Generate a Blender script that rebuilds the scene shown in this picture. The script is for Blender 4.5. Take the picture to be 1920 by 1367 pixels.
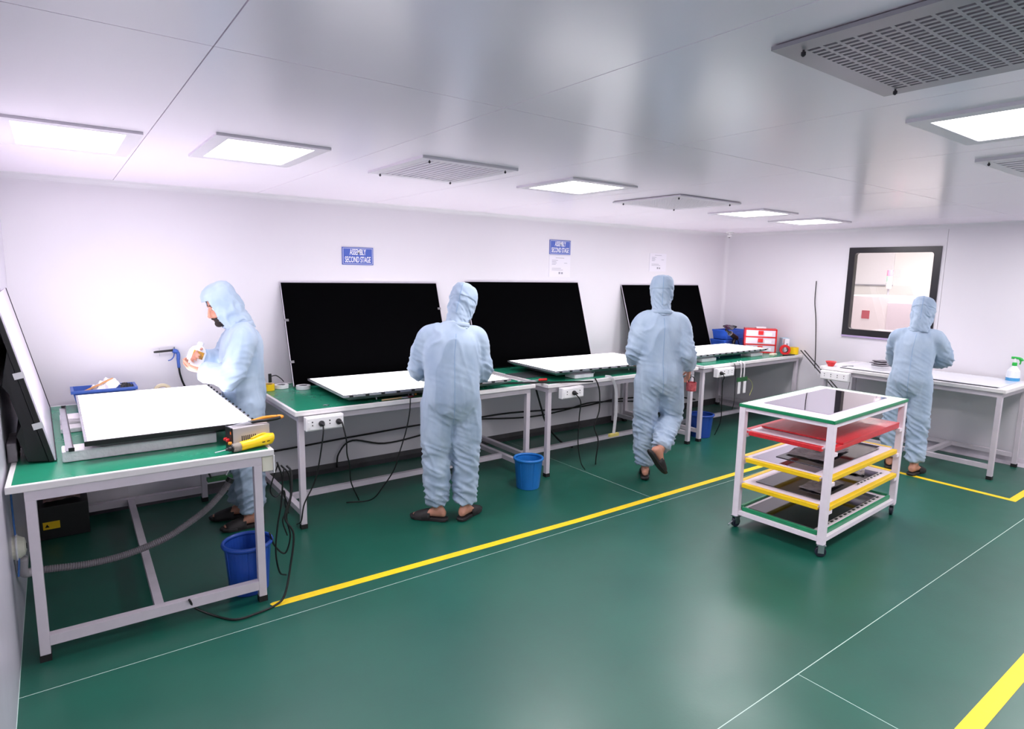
import bpy, bmesh, math, random
from math import pi, sin, cos, radians as rad
from mathutils import Vector as V, Matrix, noise, Quaternion
from mathutils.bvhtree import BVHTree

for o in list(bpy.data.objects):
    bpy.data.objects.remove(o, do_unlink=True)
SC = bpy.context.scene
COL = SC.collection
random.seed(4)

# ------------------------------------------------------------------ camera
cam_d = bpy.data.cameras.new('camera')
cam = bpy.data.objects.new('camera', cam_d)
COL.objects.link(cam)
SC.camera = cam
cam_d.sensor_width = 36.0
cam_d.lens = 36.0 * 1161.45 / 1920.0
cam_d.clip_start = 0.02
YAW, PITCH, ROLL = rad(36.523), rad(8.455), rad(-1.08)
fw = V((sin(YAW) * cos(PITCH), cos(YAW) * cos(PITCH), -sin(PITCH)))
r0 = V((cos(YAW), -sin(YAW), 0))
d0 = fw.cross(r0)
rt = cos(ROLL) * r0 + sin(ROLL) * d0
dn = -sin(ROLL) * r0 + cos(ROLL) * d0
cam.matrix_world = Matrix(((rt.x, -dn.x, -fw.x, 0), (rt.y, -dn.y, -fw.y, 0), (rt.z, -dn.z, -fw.z, 1.78), (0, 0, 0, 1)))

# ------------------------------------------------------------------ world and exposure
w = bpy.data.worlds.new('world')
SC.world = w
w.use_nodes = True
w.node_tree.nodes['Background'].inputs[0].default_value = (0.75, 0.8, 0.9, 1)
w.node_tree.nodes['Background'].inputs[1].default_value = 0.3
SC.view_settings.view_transform = 'Standard'
SC.view_settings.look = 'None'
SC.view_settings.gamma = 1.0
SC.view_settings.use_curve_mapping = False
SC.view_settings.exposure = 0.32
LIGHT_POWER = 20.0          # each ceiling LED panel
LIGHT_COL = (1.0, 0.945, 0.985)
SC.cycles.max_bounces = 10
SC.cycles.diffuse_bounces = 6

ZC = 2.357        # ceiling
YB = 5.225        # main wall
XR = 7.50         # wall with the window
XL = -0.235
YF = -3.2
ZT = 0.835        # bench tops


# ------------------------------------------------------------------ helpers
def lin(c):
    return tuple(((x / 255.0) / 12.92 if x <= 10.3 else (((x / 255.0) + 0.055) / 1.055) ** 2.4) for x in c)


MATS = {}


def mat(name, col, rough=0.5, metal=0.0, var=0.0, vscale=6.0, bump=0.0, bscale=40.0, emit=0.0, spec=0.5, stretch=(1, 1, 1),
        trans=0.0, alpha=1.0, rvar=0.0, coat=0.0, col2=None):
    if name in MATS:
        return MATS[name]
    m = bpy.data.materials.new(name)
    m.use_nodes = True
    nt = m.node_tree
    b = nt.nodes['Principled BSDF']
    c = (*lin(col), 1)
    b.inputs['Base Color'].default_value = c
    b.inputs['Roughness'].default_value = rough
    b.inputs['Metallic'].default_value = metal
    b.inputs['Specular IOR Level'].default_value = spec
    b.inputs['Transmission Weight'].default_value = trans
    b.inputs['Alpha'].default_value = alpha
    b.inputs['Coat Weight'].default_value = coat
    if emit:
        b.inputs['Emission Color'].default_value = c
        b.inputs['Emission Strength'].default_value = emit
    if var or bump or rvar or col2:
        tc = nt.nodes.new('ShaderNodeTexCoord')
        mp = nt.nodes.new('ShaderNodeMapping')
        mp.inputs['Scale'].default_value = stretch
        nt.links.new(tc.outputs['Object'], mp.inputs['Vector'])
        if var or rvar or col2:
            n = nt.nodes.new('ShaderNodeTexNoise')
            n.inputs['Scale'].default_value = vscale
            n.inputs['Detail'].default_value = 6
            n.inputs['Roughness'].default_value = 0.6
            nt.links.new(mp.outputs[0], n.inputs['Vector'])
            if var or col2:
                r = nt.nodes.new('ShaderNodeValToRGB')
                r.color_ramp.elements[0].position = 0.3
                r.color_ramp.elements[1].position = 0.7
                a = [x * (1 - var) for x in c[:3]]
                d = [min(1, x * (1 + var)) for x in c[:3]]
                if col2:
                    a, d = c[:3], lin(col2)
                r.color_ramp.elements[0].color = (*a, 1)
                r.color_ramp.elements[1].color = (*d, 1)
                nt.links.new(n.outputs['Fac'], r.inputs['Fac'])
                nt.links.new(r.outputs['Color'], b.inputs['Base Color'])
            if rvar:
                q = nt.nodes.new('ShaderNodeMapRange')
                q.inputs['From Min'].default_value = 0.3
                q.inputs['From Max'].default_value = 0.7
                q.inputs['To Min'].default_value = rough - rvar
                q.inputs['To Max'].default_value = rough + rvar
                nt.links.new(n.outputs['Fac'], q.inputs['Value'])
                nt.links.new(q.outputs[0], b.inputs['Roughness'])
        if bump:
            n2 = nt.nodes.new('ShaderNodeTexNoise')
            n2.inputs['Scale'].default_value = bscale
            n2.inputs['Detail'].default_value = 5
            nt.links.new(mp.outputs[0], n2.inputs['Vector'])
            bp = nt.nodes.new('ShaderNodeBump')
            bp.inputs['Strength'].default_value = bump
            bp.inputs['Distance'].default_value = 0.01
            nt.links.new(n2.outputs['Fac'], bp.inputs['Height'])
            nt.links.new(bp.outputs[0], b.inputs['Normal'])
    MATS[name] = m
    return m


def obj(name, bm, m, parent=None, smooth=False, bevel=0.0, loc=None, rot=None):
    me = bpy.data.meshes.new(name)
    if isinstance(bm, bmesh.types.BMesh):
        bmesh.ops.recalc_face_normals(bm, faces=bm.faces[:])
        bm.to_mesh(me)
        bm.free()
    else:
        me = bm
    if smooth:
        me.polygons.foreach_set('use_smooth', [True] * len(me.polygons))
    for mm in (m if isinstance(m, (list, tuple)) else [m]):
        me.materials.append(mm)
    o = bpy.data.objects.new(name, me)
    COL.objects.link(o)
    o.parent = parent
    if loc:
        o.location = loc
    if rot:
        o.rotation_euler = rot
    if bevel:
        md = o.modifiers.new('bevel', 'BEVEL')
        md.width = bevel
        md.segments = 2
        md.limit_method = 'ANGLE'
        md.angle_limit = rad(40)
    return o


def tag(o, label, cat, group=None):
    o['label'] = label
    o['category'] = cat
    if group:
        o['group'] = group
    return o


def thing(name, label, cat, loc=(0, 0, 0), rz=0.0, group=None, rot=None):
    o = bpy.data.objects.new(name, None)
    o.empty_display_size = 0.05
    COL.objects.link(o)
    o.location = loc
    o.rotation_euler = rot or (0, 0, rz)
    return tag(o, label, cat, group)


def struct(name, bm, m, parent=None, **k):
    o = obj(name, bm, m, parent, **k)
    if parent is None:
        o['kind'] = 'structure'
    return o


def NB():
    return bmesh.new()


def box(bm, lo, hi, M=None, mi=0):
    x0, y0, z0 = lo
    x1, y1, z1 = hi
    vs = [V((x, y, z)) for z in (z0, z1) for y in (y0, y1) for x in (x0, x1)]
    if M is not None:
        vs = [M @ v for v in vs]
    v = [bm.verts.new(p) for p in vs]
    for f in ((0, 2, 3, 1), (4, 5, 7, 6), (0, 1, 5, 4), (1, 3, 7, 5), (3, 2, 6, 7), (2, 0, 4, 6)):
        bm.faces.new([v[i] for i in f]).material_index = mi
    return bm


def B(lo, hi, M=None):
    return box(NB(), lo, hi, M)


def ring_tube(bm, rings, cap=True, closed=True):
    """rings: lists of equally many points"""
    vs = [[bm.verts.new(p) for p in r] for r in rings]
    n = len(vs[0])
    for a, b in zip(vs[:-1], vs[1:]):
        for i in range(n if closed else n - 1):
            j = (i + 1) % n
            bm.faces.new((a[i], a[j], b[j], b[i]))
    if cap:
        bm.faces.new(list(reversed(vs[0])))
        bm.faces.new(vs[-1])
    return vs


def frames(pts, up=None):
    pts = [V(p) for p in pts]
    out = []
    n = len(pts)
    prev = None
    for i in range(n):
        t = (pts[min(i + 1, n - 1)] - pts[max(i - 1, 0)]).normalized()
        if prev is None:
            u = V(up) if up else (V((0, 0, 1)) if abs(t.z) < 0.9 else V((1, 0, 0)))
        else:
            u = prev
        s = (u - t * u.dot(t))
        if s.length < 1e-5:
            s = t.orthogonal()
        s.normalize()
        prev = s
        out.append((pts[i], s, t.cross(s).normalized()))
    return out


def tube(bm, pts, r, seg=8, cap=True, up=None):
    fr = frames(pts, up)
    rr = r if isinstance(r, (list, tuple)) else [r] * len(fr)
    rings = []
    for (p, s, q), ra in zip(fr, rr):
        a, b = ra if isinstance(ra, (list, tuple)) else (ra, ra)
        rings.append([p + s * (a * cos(2 * pi * i / seg)) + q * (b * sin(2 * pi * i / seg)) for i in range(seg)])
    ring_tube(bm, rings, cap)
    return bm


def T(pts, r, seg=8, **k):
    return tube(NB(), pts, r, seg, **k)


def spline(pts, n=6):
    P = [V(p) for p in pts]
    P = [P[0] * 2 - P[1]] + P + [P[-1] * 2 - P[-2]]
    out = []
    for i in range(1, len(P) - 2):
        for k in range(n):
            t = k / n
            a, b, c, d = P[i - 1], P[i], P[i + 1], P[i + 2]
            out.append(0.5 * ((2 * b) + (c - a) * t + (2 * a - 5 * b + 4 * c - d) * t * t + (3 * b - a - 3 * c + d) * t ** 3))
    out.append(P[-2].copy())
    return out


def lathe(bm, prof, seg=24, M=None, closed=False):
    """prof: (r,z) list; revolve about z"""
    rings = [[(M @ V((r * cos(2 * pi * i / seg), r * sin(2 * pi * i / seg), z)) if M else V((r * cos(2 * pi * i / seg), r * sin(2 * pi * i / seg), z)))
              for i in range(seg)] for r, z in prof]
    if closed:
        rings.append(rings[0])
        vs = [[bm.verts.new(p) for p in r] for r in rings[:-1]]
        vs.append(vs[0])
        for a, b in zip(vs[:-1], vs[1:]):
            for i in range(seg):
                j = (i + 1) % seg
                bm.faces.new((a[i], a[j], b[j], b[i]))
    else:
        ring_tube(bm, rings, True)
    return bm


def prism(bm, pts, z0, z1, M=None, mi=0):
    f = (lambda p: M @ V(p)) if M else V
    a = [bm.verts.new(f((x, y, z0))) for x, y in pts]
    b = [bm.verts.new(f((x, y, z1))) for x, y in pts]
    n = len(a)
    bm.faces.new(list(reversed(a))).material_index = mi
    bm.faces.new(b).material_index = mi
    for i in range(n):
        j = (i + 1) % n
        bm.faces.new((a[i], a[j], b[j], b[i])).material_index = mi
    return bm


def rrect(x0, y0, x1, y1, r, n=5):
    out = []
    for cx, cy, a in ((x1 - r, y1 - r, 0), (x0 + r, y1 - r, 90), (x0 + r, y0 + r, 180), (x1 - r, y0 + r, 270)):
        for k in range(n + 1):
            t = rad(a + 90 * k / n)
            out.append((cx + r * cos(t), cy + r * sin(t)))
    return out


def ell(bm, c, r, M=None, u=16, v=10):
    R = Matrix.Translation(V(c)) @ (M.to_4x4() if M else Matrix()) @ Matrix.Diagonal((*r, 1))
    bmesh.ops.create_uvsphere(bm, u_segments=u, v_segments=v, radius=1.0, matrix=R)
    return bm


def copy_tree(o, parent=None):
    c = o.copy()
    COL.objects.link(c)
    c.parent = parent
    for ch in o.children:
        copy_tree(ch, c)
    return c


# ------------------------------------------------------------------ materials
m_wall = mat('white wall paint', (221, 217, 223), 0.38, var=0.015, vscale=1.2, spec=0.4)
m_ceil = mat('glossy white ceiling sheet', (253, 241, 254), 0.22, var=0.01, vscale=1.0, spec=0.34)
m_joint = mat('grey joint sealant', (176, 168, 178), 0.7)
m_frame = mat('pale painted steel', (205, 196, 205), 0.42, var=0.05, vscale=9)
m_foot = mat('black rubber', (18, 18, 20), 0.7)
m_edge = mat('white edge banding', (226, 222, 222), 0.4, var=0.04, vscale=14)
m_mat = mat('green antistatic mat', (36, 136, 104), 0.26, var=0.05, vscale=4, rvar=0.02, spec=0.5)
m_black = mat('black plastic', (14, 14, 16), 0.42, var=0.2, vscale=20)
m_blackgl = mat('black display glass', (6, 6, 7), 0.45, spec=0.0)
m_chassis = mat('bare aluminium chassis', (190, 188, 196), 0.35, 0.75, var=0.08, vscale=12)
m_lit = mat('lit white backlight', (255, 253, 255), 0.5, emit=2.5)
m_white = mat('white plastic', (236, 234, 236), 0.4)
m_foam = mat('white packing foam', (232, 226, 232), 0.75, var=0.05, vscale=25, bump=0.4, bscale=60)
m_film = mat('grey bubble film', (150, 140, 148), 0.35, var=0.35, vscale=9, bump=0.6, bscale=40)
m_cable = mat('black cable', (14, 14, 15), 0.5)
m_wcable = mat('white cable', (210, 206, 210), 0.5)
m_blue = mat('blue bin plastic', (32, 74, 165), 0.38, var=0.08, vscale=5)
m_blue2 = mat('bright blue bin plastic', (26, 112, 190), 0.38, var=0.1, vscale=8)
m_tray = mat('blue tray plastic', (62, 96, 178), 0.4)
m_yellow = mat('yellow tape', (246, 202, 20), 0.4, var=0.05)
m_floortape = mat('yellow floor tape', (250, 212, 30), 0.45, var=0.08, vscale=18)
m_red = mat('red plastic', (214, 36, 40), 0.35)
m_cloth = None
m_skin = mat('brown skin', (196, 138, 116), 0.5, var=0.08, vscale=30)
m_hair = mat('dark beard hair', (38, 28, 26), 0.8, var=0.3, vscale=90, bump=0.6, bscale=200)
m_slip = mat('dark slipper rubber', (38, 34, 36), 0.65, bump=0.1, bscale=80)
m_steel = mat('bright steel', (190, 190, 196), 0.28, 1.0)
m_paper = mat('paper', (238, 236, 240), 0.7)
m_ink = mat('grey print', (150, 148, 158), 0.7)
m_dark = mat('dark hole', (12, 12, 12), 0.8)
m_sign = mat('blue sign enamel', (66, 92, 180), 0.35)
m_orange = mat('orange grip', (236, 150, 40), 0.45)
m_pcb = mat('green circuit board', (38, 92, 52), 0.5, var=0.3, vscale=40)


def cloth_material():
    m = bpy.data.materials.new('pale blue coverall cloth')
    m.use_nodes = True
    nt = m.node_tree
    b = nt.nodes['Principled BSDF']
    b.inputs['Roughness'].default_value = 0.72
    b.inputs['Specular IOR Level'].default_value = 0.3
    b.inputs['Sheen Weight'].default_value = 0.15
    tc = nt.nodes.new('ShaderNodeTexCoord')
    mp = nt.nodes.new('ShaderNodeMapping')
    mp.inputs['Scale'].default_value = (1, 1, 0.45)
    nt.links.new(tc.outputs['Object'], mp.inputs['Vector'])
    n = nt.nodes.new('ShaderNodeTexNoise')
    n.inputs['Scale'].default_value = 9
    n.inputs['Detail'].default_value = 3
    n.inputs['Roughness'].default_value = 0.5
    nt.links.new(mp.outputs[0], n.inputs['Vector'])
    r = nt.nodes.new('ShaderNodeValToRGB')
    r.color_ramp.elements[0].position = 0.32
    r.color_ramp.elements[1].position = 0.68
    r.color_ramp.elements[0].color = (*lin((150, 169, 193)), 1)
    r.color_ramp.elements[1].color = (*lin((172, 189, 208)), 1)
    nt.links.new(n.outputs['Fac'], r.inputs['Fac'])
    nt.links.new(r.outputs['Color'], b.inputs['Base Color'])
    n2 = nt.nodes.new('ShaderNodeTexNoise')
    n2.noise_type = 'RIDGED_MULTIFRACTAL'
    n2.inputs['Scale'].default_value = 7.5
    n2.inputs['Detail'].default_value = 2.0
    n2.inputs['Roughness'].default_value = 0.4
    n2.inputs['Distortion'].default_value = 0.25
    nt.links.new(mp.outputs[0], n2.inputs['Vector'])
    bp = nt.nodes.new('ShaderNodeBump')
    bp.inputs['Strength'].default_value = 0.55
    bp.inputs['Distance'].default_value = 0.012
    nt.links.new(n2.outputs['Fac'], bp.inputs['Height'])
    nt.links.new(bp.outputs[0], b.inputs['Normal'])
    return m


def floor_material():
    m = bpy.data.materials.new('green epoxy floor')
    m.use_nodes = True
    nt = m.node_tree
    b = nt.nodes['Principled BSDF']
    tc = nt.nodes.new('ShaderNodeTexCoord')

    def nz(scale, detail=6, rough=0.6):
        n = nt.nodes.new('ShaderNodeTexNoise')
        n.inputs['Scale'].default_value = scale
        n.inputs['Detail'].default_value = detail
        n.inputs['Roughness'].default_value = rough
        nt.links.new(tc.outputs['Object'], n.inputs['Vector'])
        return n

    def ramp(n, p0, c0, p1, c1):
        r = nt.nodes.new('ShaderNodeValToRGB')
        r.color_ramp.elements[0].position = p0
        r.color_ramp.elements[1].position = p1
        r.color_ramp.elements[0].color = (*c0, 1)
        r.color_ramp.elements[1].color = (*c1, 1)
        nt.links.new(n.outputs['Fac'], r.inputs['Fac'])
        return r
    base = ramp(nz(1.6), 0.3, lin((10, 80, 65)), 0.7, lin((15, 90, 73)))
    scuff = ramp(nz(150, 6, 0.7), 0.66, (0, 0, 0), 0.78, (0.22, 0.22, 0.22))
    mx = nt.nodes.new('ShaderNodeMixRGB')
    nt.links.new(scuff.outputs['Color'], mx.inputs['Fac'])
    nt.links.new(base.outputs['Color'], mx.inputs['Color1'])
    mx.inputs['Color2'].default_value = (*lin((70, 150, 125)), 1)
    nt.links.new(mx.outputs[0], b.inputs['Base Color'])
    rr = ramp(nz(2.0, 4), 0.3, (0.33,) * 3, 0.7, (0.40,) * 3)
    nt.links.new(rr.outputs['Color'], b.inputs['Roughness'])
    b.inputs['Specular IOR Level'].default_value = 0.95
    bp = nt.nodes.new('ShaderNodeBump')
    bp.inputs['Strength'].default_value = 0.03
    bp.inputs['Distance'].default_value = 0.01
    nt.links.new(nz(60, 3).outputs['Fac'], bp.inputs['Height'])
    nt.links.new(bp.outputs[0], b.inputs['Normal'])
    return m


m_cloth = cloth_material()
m_floor = floor_material()

# ------------------------------------------------------------------ room shell
floor = struct('floor', B((XL, YF, -0.12), (XR, YB, -0.0004)), mat('pale joint filler', (190, 216, 206), 0.6))
g = 0.002
sheets = [(XL, YF, 2.60, 1.285), (2.60, YF, XR, 1.285), (XL, 1.285, XR, 3.065), (XL, 3.065, 3.78, YB), (3.78, 3.065, XR, YB)]
for x0, y0, x1, y1 in sheets:
    obj('floor_sheet', B((x0 + g, y0 + g, -0.0003), (x1 - g, y1 - g, 0.0)), m_floor, floor)

ceiling = struct('ceiling', B((XL - 0.1, YF - 0.1, ZC + 0.006), (XR + 0.1, YB + 0.1, ZC + 0.12)), m_joint)
xs = [XL - 0.1, 0.39, 1.34, 2.30, 3.37, 4.54, 5.65, 6.75, XR + 0.1]
ys = [YF - 0.1, -0.9, 1.88, YB + 0.1]
g = 0.0018
for a, b in zip(xs[:-1], xs[1:]):
    for c, d in zip(ys[:-1], ys[1:]):
        obj('ceiling_panel', B((a + g, c + g, ZC), (b - g, d - g, ZC + 0.008)), m_ceil, ceiling)

struct('wall_back', B((XL - 0.1, YB, -0.1), (XR + 0.1, YB + 0.1, ZC)), m_wall)
struct('wall_left', B((XL - 0.1, YF, -0.1), (XL, YB, ZC)), mat('left wall sheet', (206, 202, 214), 0.3, var=0.08, vscale=2.5))
struct('wall_front', B((XL - 0.1, YF - 0.1, -0.1), (XR + 0.1, YF, ZC)), m_wall)
WY0, WY1, WZ0, WZ1 = 2.64, 3.555, 1.14, 2.125
wr = struct('wall_right', B((XR + 0.004, YF, -0.1), (XR + 0.02, 2.0, ZC)), m_joint)
g = 0.0015


def wall_panel(y0, y1):
    obj('wall_panel', B((XR, y0 + g, -0.1), (XR + 0.06, y1 - g, ZC)), m_wall, wr)


wall_panel(YF, 0.2)
wall_panel(0.2, 1.4)
wall_panel(1.4, 2.59)
bm = NB()
for a, b, c, d in ((2.59 + g, WY0, 0 - 0.1, ZC), (WY1, YB, -0.1, ZC), (WY0, WY1, -0.1, WZ0), (WY0, WY1, WZ1, ZC)):
    box(bm, (XR, a, c), (XR + 0.06, b, d))
obj('wall_panel', bm, m_wall, wr)
bm = NB()
prof = [(0, 0), (0.05, 0), (0.035, 0.012), (0.015, 0.03), (0.004, 0.07), (0, 0.07)]
for a in prof:
    pass
m_base = mat('scuffed skirting', (196, 188, 198), 0.5, var=0.12, vscale=10)
vsA = [(XR - u, YF, z) for u, z in prof]
vsB = [(XR - u, YB, z) for u, z in prof]
ring_tube(bm, [[V(p) for p in vsA], [V(p) for p in vsB]])
struct('baseboard_right', bm, m_base)
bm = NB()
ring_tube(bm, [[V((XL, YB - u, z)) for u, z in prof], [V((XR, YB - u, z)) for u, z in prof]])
struct('baseboard_back', bm, mat('dark mottled skirting', (52, 50, 54), 0.6, var=0.3, vscale=8))  # back skirting in a dark, unevenly toned grey
# coved strips where walls meet the ceiling, and the upright corner strip
cov = [(0, 0)] + [(0.05 * (1 - sin(rad(t))), 0.05 * (1 - cos(rad(t)))) for t in range(0, 91, 15)]
bm = NB()
ring_tube(bm, [[V((XL, YB - u, ZC - z)) for u, z in cov], [V((XR, YB - u, ZC - z)) for u, z in cov]])
struct('trim_1', bm, m_wall, smooth=False)
bm = NB()
ring_tube(bm, [[V((XR - u, YF, ZC - z)) for u, z in cov], [V((XR - u, YB, ZC - z)) for u, z in cov]])
struct('trim_2', bm, m_wall)
bm = NB()
ring_tube(bm, [[V((XR - u, YB - z, 0.02)) for u, z in cov], [V((XR - u, YB - z, ZC)) for u, z in cov]])
struct('trim_3', bm, m_wall)

# window with the next room behind it
m_wf = mat('dark window frame', (24, 20, 28), 0.3, var=0.1)
win = bpy.data.objects.new('window_1', None)
COL.objects.link(win)
win['kind'] = 'structure'
win.location = (XR, 0, 0)
bm = NB()
outer = rrect(WY0 - 0.012, WZ0 - 0.012, WY1 + 0.012, WZ1 + 0.012, 0.004, 5)
inner = rrect(WY0 + 0.055, WZ0 + 0.06, WY1 - 0.055, WZ1 - 0.05, 0.03, 5)
rings = []
for pts, x in ((outer, -0.012), (inner, -0.012), (inner, 0.06), (outer, 0.06), (outer, -0.012)):
    rings.append([V((x, y, z)) for y, z in pts])
vs = [[bm.verts.new(p) for p in r] for r in rings[:-1]]
vs.append(vs[0])
for a, b in zip(vs[:-1], vs[1:]):
    for i in range(len(a)):
        j = (i + 1) % len(a)
        bm.faces.new((a[i], a[j], b[j], b[i]))
obj('window_frame', bm, m_wf, win)
obj('pane', B((0.024, WY0 + 0.02, WZ0 + 0.02), (0.030, WY1 - 0.02, WZ1 - 0.02)),
    mat('window glass', (255, 255, 255), 0.0, trans=1.0, spec=0.5), win)
obj('window_sill', B((-0.025, WY0 - 0.01, WZ0 - 0.03), (0.0, WY1 + 0.01, WZ0 - 0.012)), mat('lilac sill', (176, 156, 196), 0.4), win)

m_cream = mat('cream wall paint', (240, 238, 234), 0.6)
NX0, NX1, NY0, NY1 = XR + 0.06, 10.4, 1.6, YB + 0.6
bm = NB()
box(bm, (NX0, NY0, -0.1), (NX1, NY1, 0))
struct('floor_beyond', bm, m_cream)
struct('ceiling_beyond', B((NX0, NY0, ZC + 0.05), (NX1, NY1, ZC + 0.15)), m_cream)
struct('wall_beyond', B((NX1, NY0, 0), (NX1 + 0.1, NY1, ZC + 0.05)), m_cream)
bm = NB()
box(bm, (NX0, NY0 - 0.1, 0), (NX1, NY0, ZC + 0.05))
struct('wall_beyond_left', bm, m_cream)
struct('wall_beyond_right', B((NX0, NY1, 0), (NX1, NY1 + 0.1, ZC + 0.05)), m_cream)


# ------------------------------------------------------------------ ceiling fixtures
m_fix = mat('white fixture frame', (224, 216, 226), 0.35)
m_diff = mat('lit diffuser', (255, 253, 255), 0.4, emit=6.0)


def ceiling_light(x0, y0, x1, y1, label, power=LIGHT_POWER, z=ZC, grp='ceiling LED panels'):
    t = thing('ceiling_light', label, 'ceiling light', (0, 0, z), group=grp)
    bm = NB()
    f = 0.06
    h = 0.012
    for a, b, c, d in ((x0, y0, x1, y0 + f), (x0, y1 - f, x1, y1), (x0, y0 + f, x0 + f, y1 - f), (x1 - f, y0 + f, x1, y1 - f)):
        box(bm, (a, b, -h), (c, d, 0))
    obj('frame', bm, m_fix, t)
    obj('diffuser', B((x0 + f, y0 + f, -h + 0.004), (x1 - f, y1 - f, -0.001)), m_diff, t)
    l = bpy.data.lights.new('led_panel_light', 'AREA')
    l.shape = 'RECTANGLE'
    l.size = x1 - x0 - 2 * f
    l.size_y = y1 - y0 - 2 * f
    l.energy = power
    l.color = LIGHT_COL
    lo = bpy.data.objects.new('led_panel_light', l)
    COL.objects.link(lo)
    lo.parent = t
    lo.location = ((x0 + x1) / 2, (y0 + y1) / 2, -h - 0.002)
    return t


ceiling_light(-0.15, 3.24, 0.37, 3.95, 'ceiling LED panel in the far corner above the leaning television', LIGHT_POWER * 0.40)
ceiling_light(0.62, 3.02, 1.13, 3.70, 'ceiling LED panel above the man with the bottle, beside the slatted grille', LIGHT_POWER * 0.40)
ceiling_light(2.58, 2.90, 3.15, 3.47, 'ceiling LED panel between the slatted grille and the fine mesh grille', LIGHT_POWER * 0.72)
ceiling_light(4.90, 3.08, 5.46, 3.64, 'ceiling LED panel just past the fine mesh grille', LIGHT_POWER * 0.8)
ceiling_light(6.00, 3.15, 6.60, 3.71, 'ceiling LED panel farthest away, near the corner of the two walls', LIGHT_POWER * 0.7)
ceiling_light(2.55, 0.42, 3.15, 1.06, 'large near ceiling LED panel beside the big slotted grille')
for i, (x, y) in enumerate(((0.5, 0.3), (4.65, 0.5), (6.6, 0.6), (0.5, -2.2), (2.6, -2.2), (4.8, -2.2), (6.6, -2.2))):
    ceiling_light(x, y, x + 0.58, y + 0.62, 'ceiling LED panel over the open floor, outside the picture', LIGHT_POWER * (0.9 if y > 0 else 0.55), grp='ceiling LED panels over the open floor')
ceiling_light(8.4, 3.0, 9.2, 3.9, 'ceiling LED panel in the room behind the window', 34, ZC + 0.05, 'ceiling LED panels next door')

m_grille = mat('grey painted grille steel', (158, 155, 162), 0.35, 0.2)


def knob(t, x, y):
    bm = NB()
    lathe(bm, [(0.003, -0.001), (0.003, -0.008), (0.006, -0.009), (0.006, -0.016), (0.002, -0.020)], 10, Matrix.Translation((x, y, -0.01)))
    obj('fixing_knob', bm, mat('dark zinc', (70, 66, 72), 0.4, 0.8), t, smooth=False)


def grid_plate(xb, yb, hole, z0, z1):
    """plate cut by slots: xb, yb cell boundaries, hole(i,j) true where open"""
    bm = NB()
    vd = {}

    def gv(i, j, k):
        if (i, j, k) not in vd:
            vd[i, j, k] = bm.verts.new((xb[i], yb[j], (z0, z1)[k]))
        return vd[i, j, k]
    nx, ny = len(xb) - 1, len(yb) - 1
    S = lambda i, j: 0 <= i < nx and 0 <= j < ny and not hole(i, j)
    for i in range(nx):
        for j in range(ny):
            if not S(i, j):
                continue
            bm.faces.new((gv(i, j, 0), gv(i, j + 1, 0), gv(i + 1, j + 1, 0), gv(i + 1, j, 0)))
            if not S(i - 1, j):
                bm.faces.new((gv(i, j, 0), gv(i, j, 1), gv(i, j + 1, 1), gv(i, j + 1, 0)))
            if not S(i + 1, j):
                bm.faces.new((gv(i + 1, j, 0), gv(i + 1, j + 1, 0), gv(i + 1, j + 1, 1), gv(i + 1, j, 1)))
            if not S(i, j - 1):
                bm.faces.new((gv(i, j, 0), gv(i + 1, j, 0), gv(i + 1, j, 1), gv(i, j, 1)))
            if not S(i, j + 1):
                bm.faces.new((gv(i, j + 1, 0), gv(i, j + 1, 1), gv(i + 1, j + 1, 1), gv(i + 1, j + 1, 0)))
    return bm


def breaks(a, b, n, frac, edge):
    p = (b - a - 2 * edge) / n
    out = [a]
    for k in range(n):
        s = a + edge + k * p
        out += [s + p * (1 - frac) / 2, s + p * (1 + frac) / 2]
    return out + [b]


def slot_grille(x0, y0, x1, y1, nx, ny, fx, fy, label, edge, m, mb, fixing):
    t = thing('ceiling_grille', label, 'ceiling grille', (0, 0, ZC), group='ceiling air grilles')
    xb = breaks(x0, x1, nx, fx, edge)
    yb = breaks(y0, y1, ny, fy, edge)
    obj('slotted_plate', grid_plate(xb, yb, lambda i, j: i % 2 == 1 and j % 2 == 1, -0.014, -0.004), m, t)
    obj('backing', B((x0 + 0.01, y0 + 0.01, -0.004), (x1 - 0.01, y1 - 0.01, -0.0005)), mb, t)
    for x, y in fixing:
        knob(t, x, y)
    return t


slot_grille(1.50, 0.28, 2.13, 0.955, 21, 14, 0.52, 0.78, 'large grey ceiling grille with rows of dark slots, nearest the camera', 0.055, m_grille, m_dark,
            ((1.555, 0.90), (2.075, 0.90), (1.555, 0.34), (2.075, 0.34)))


def slat_grille(x0, y0, x1, y1, n, label, dk):
    t = thing('ceiling_grille', label, 'ceiling grille', (0, 0, ZC), group='ceiling air grilles')
    f = 0.055
    bm = NB()
    for a, b, c, d in ((x0, y0, x1, y0 + f), (x0, y1 - f, x1, y1), (x0, y0 + f, x0 + f, y1 - f), (x1 - f, y0 + f, x1, y1 - f)):
        box(bm, (a, b, -0.014), (c, d, 0))
    obj('frame', bm, m_fix, t)
    obj('backing', B((x0 + f, y0 + f, -0.003), (x1 - f, y1 - f, -0.0005)), dk, t)
    p = (x1 - x0 - 2 * f) / n
    me = None
    for k in range(n):
        s = B((-p * 0.28, y0 + f, -0.013), (p * 0.28, y1 - f, -0.005))
        if me is None:
            o = obj('slat', s, m_fix, t, loc=(x0 + f + p * (k + 0.5), 0, 0))
            me = o.data
        else:
            s.free()
            o = bpy.data.objects.new('slat', me)
            COL.objects.link(o)
            o.parent = t
            o.location = (x0 + f + p * (k + 0.5), 0, 0)
    for x in (x0 + 0.06, x1 - 0.06):
        for y in (y0 + 0.04, y1 - 0.04):
            knob(t, x, y)


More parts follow.
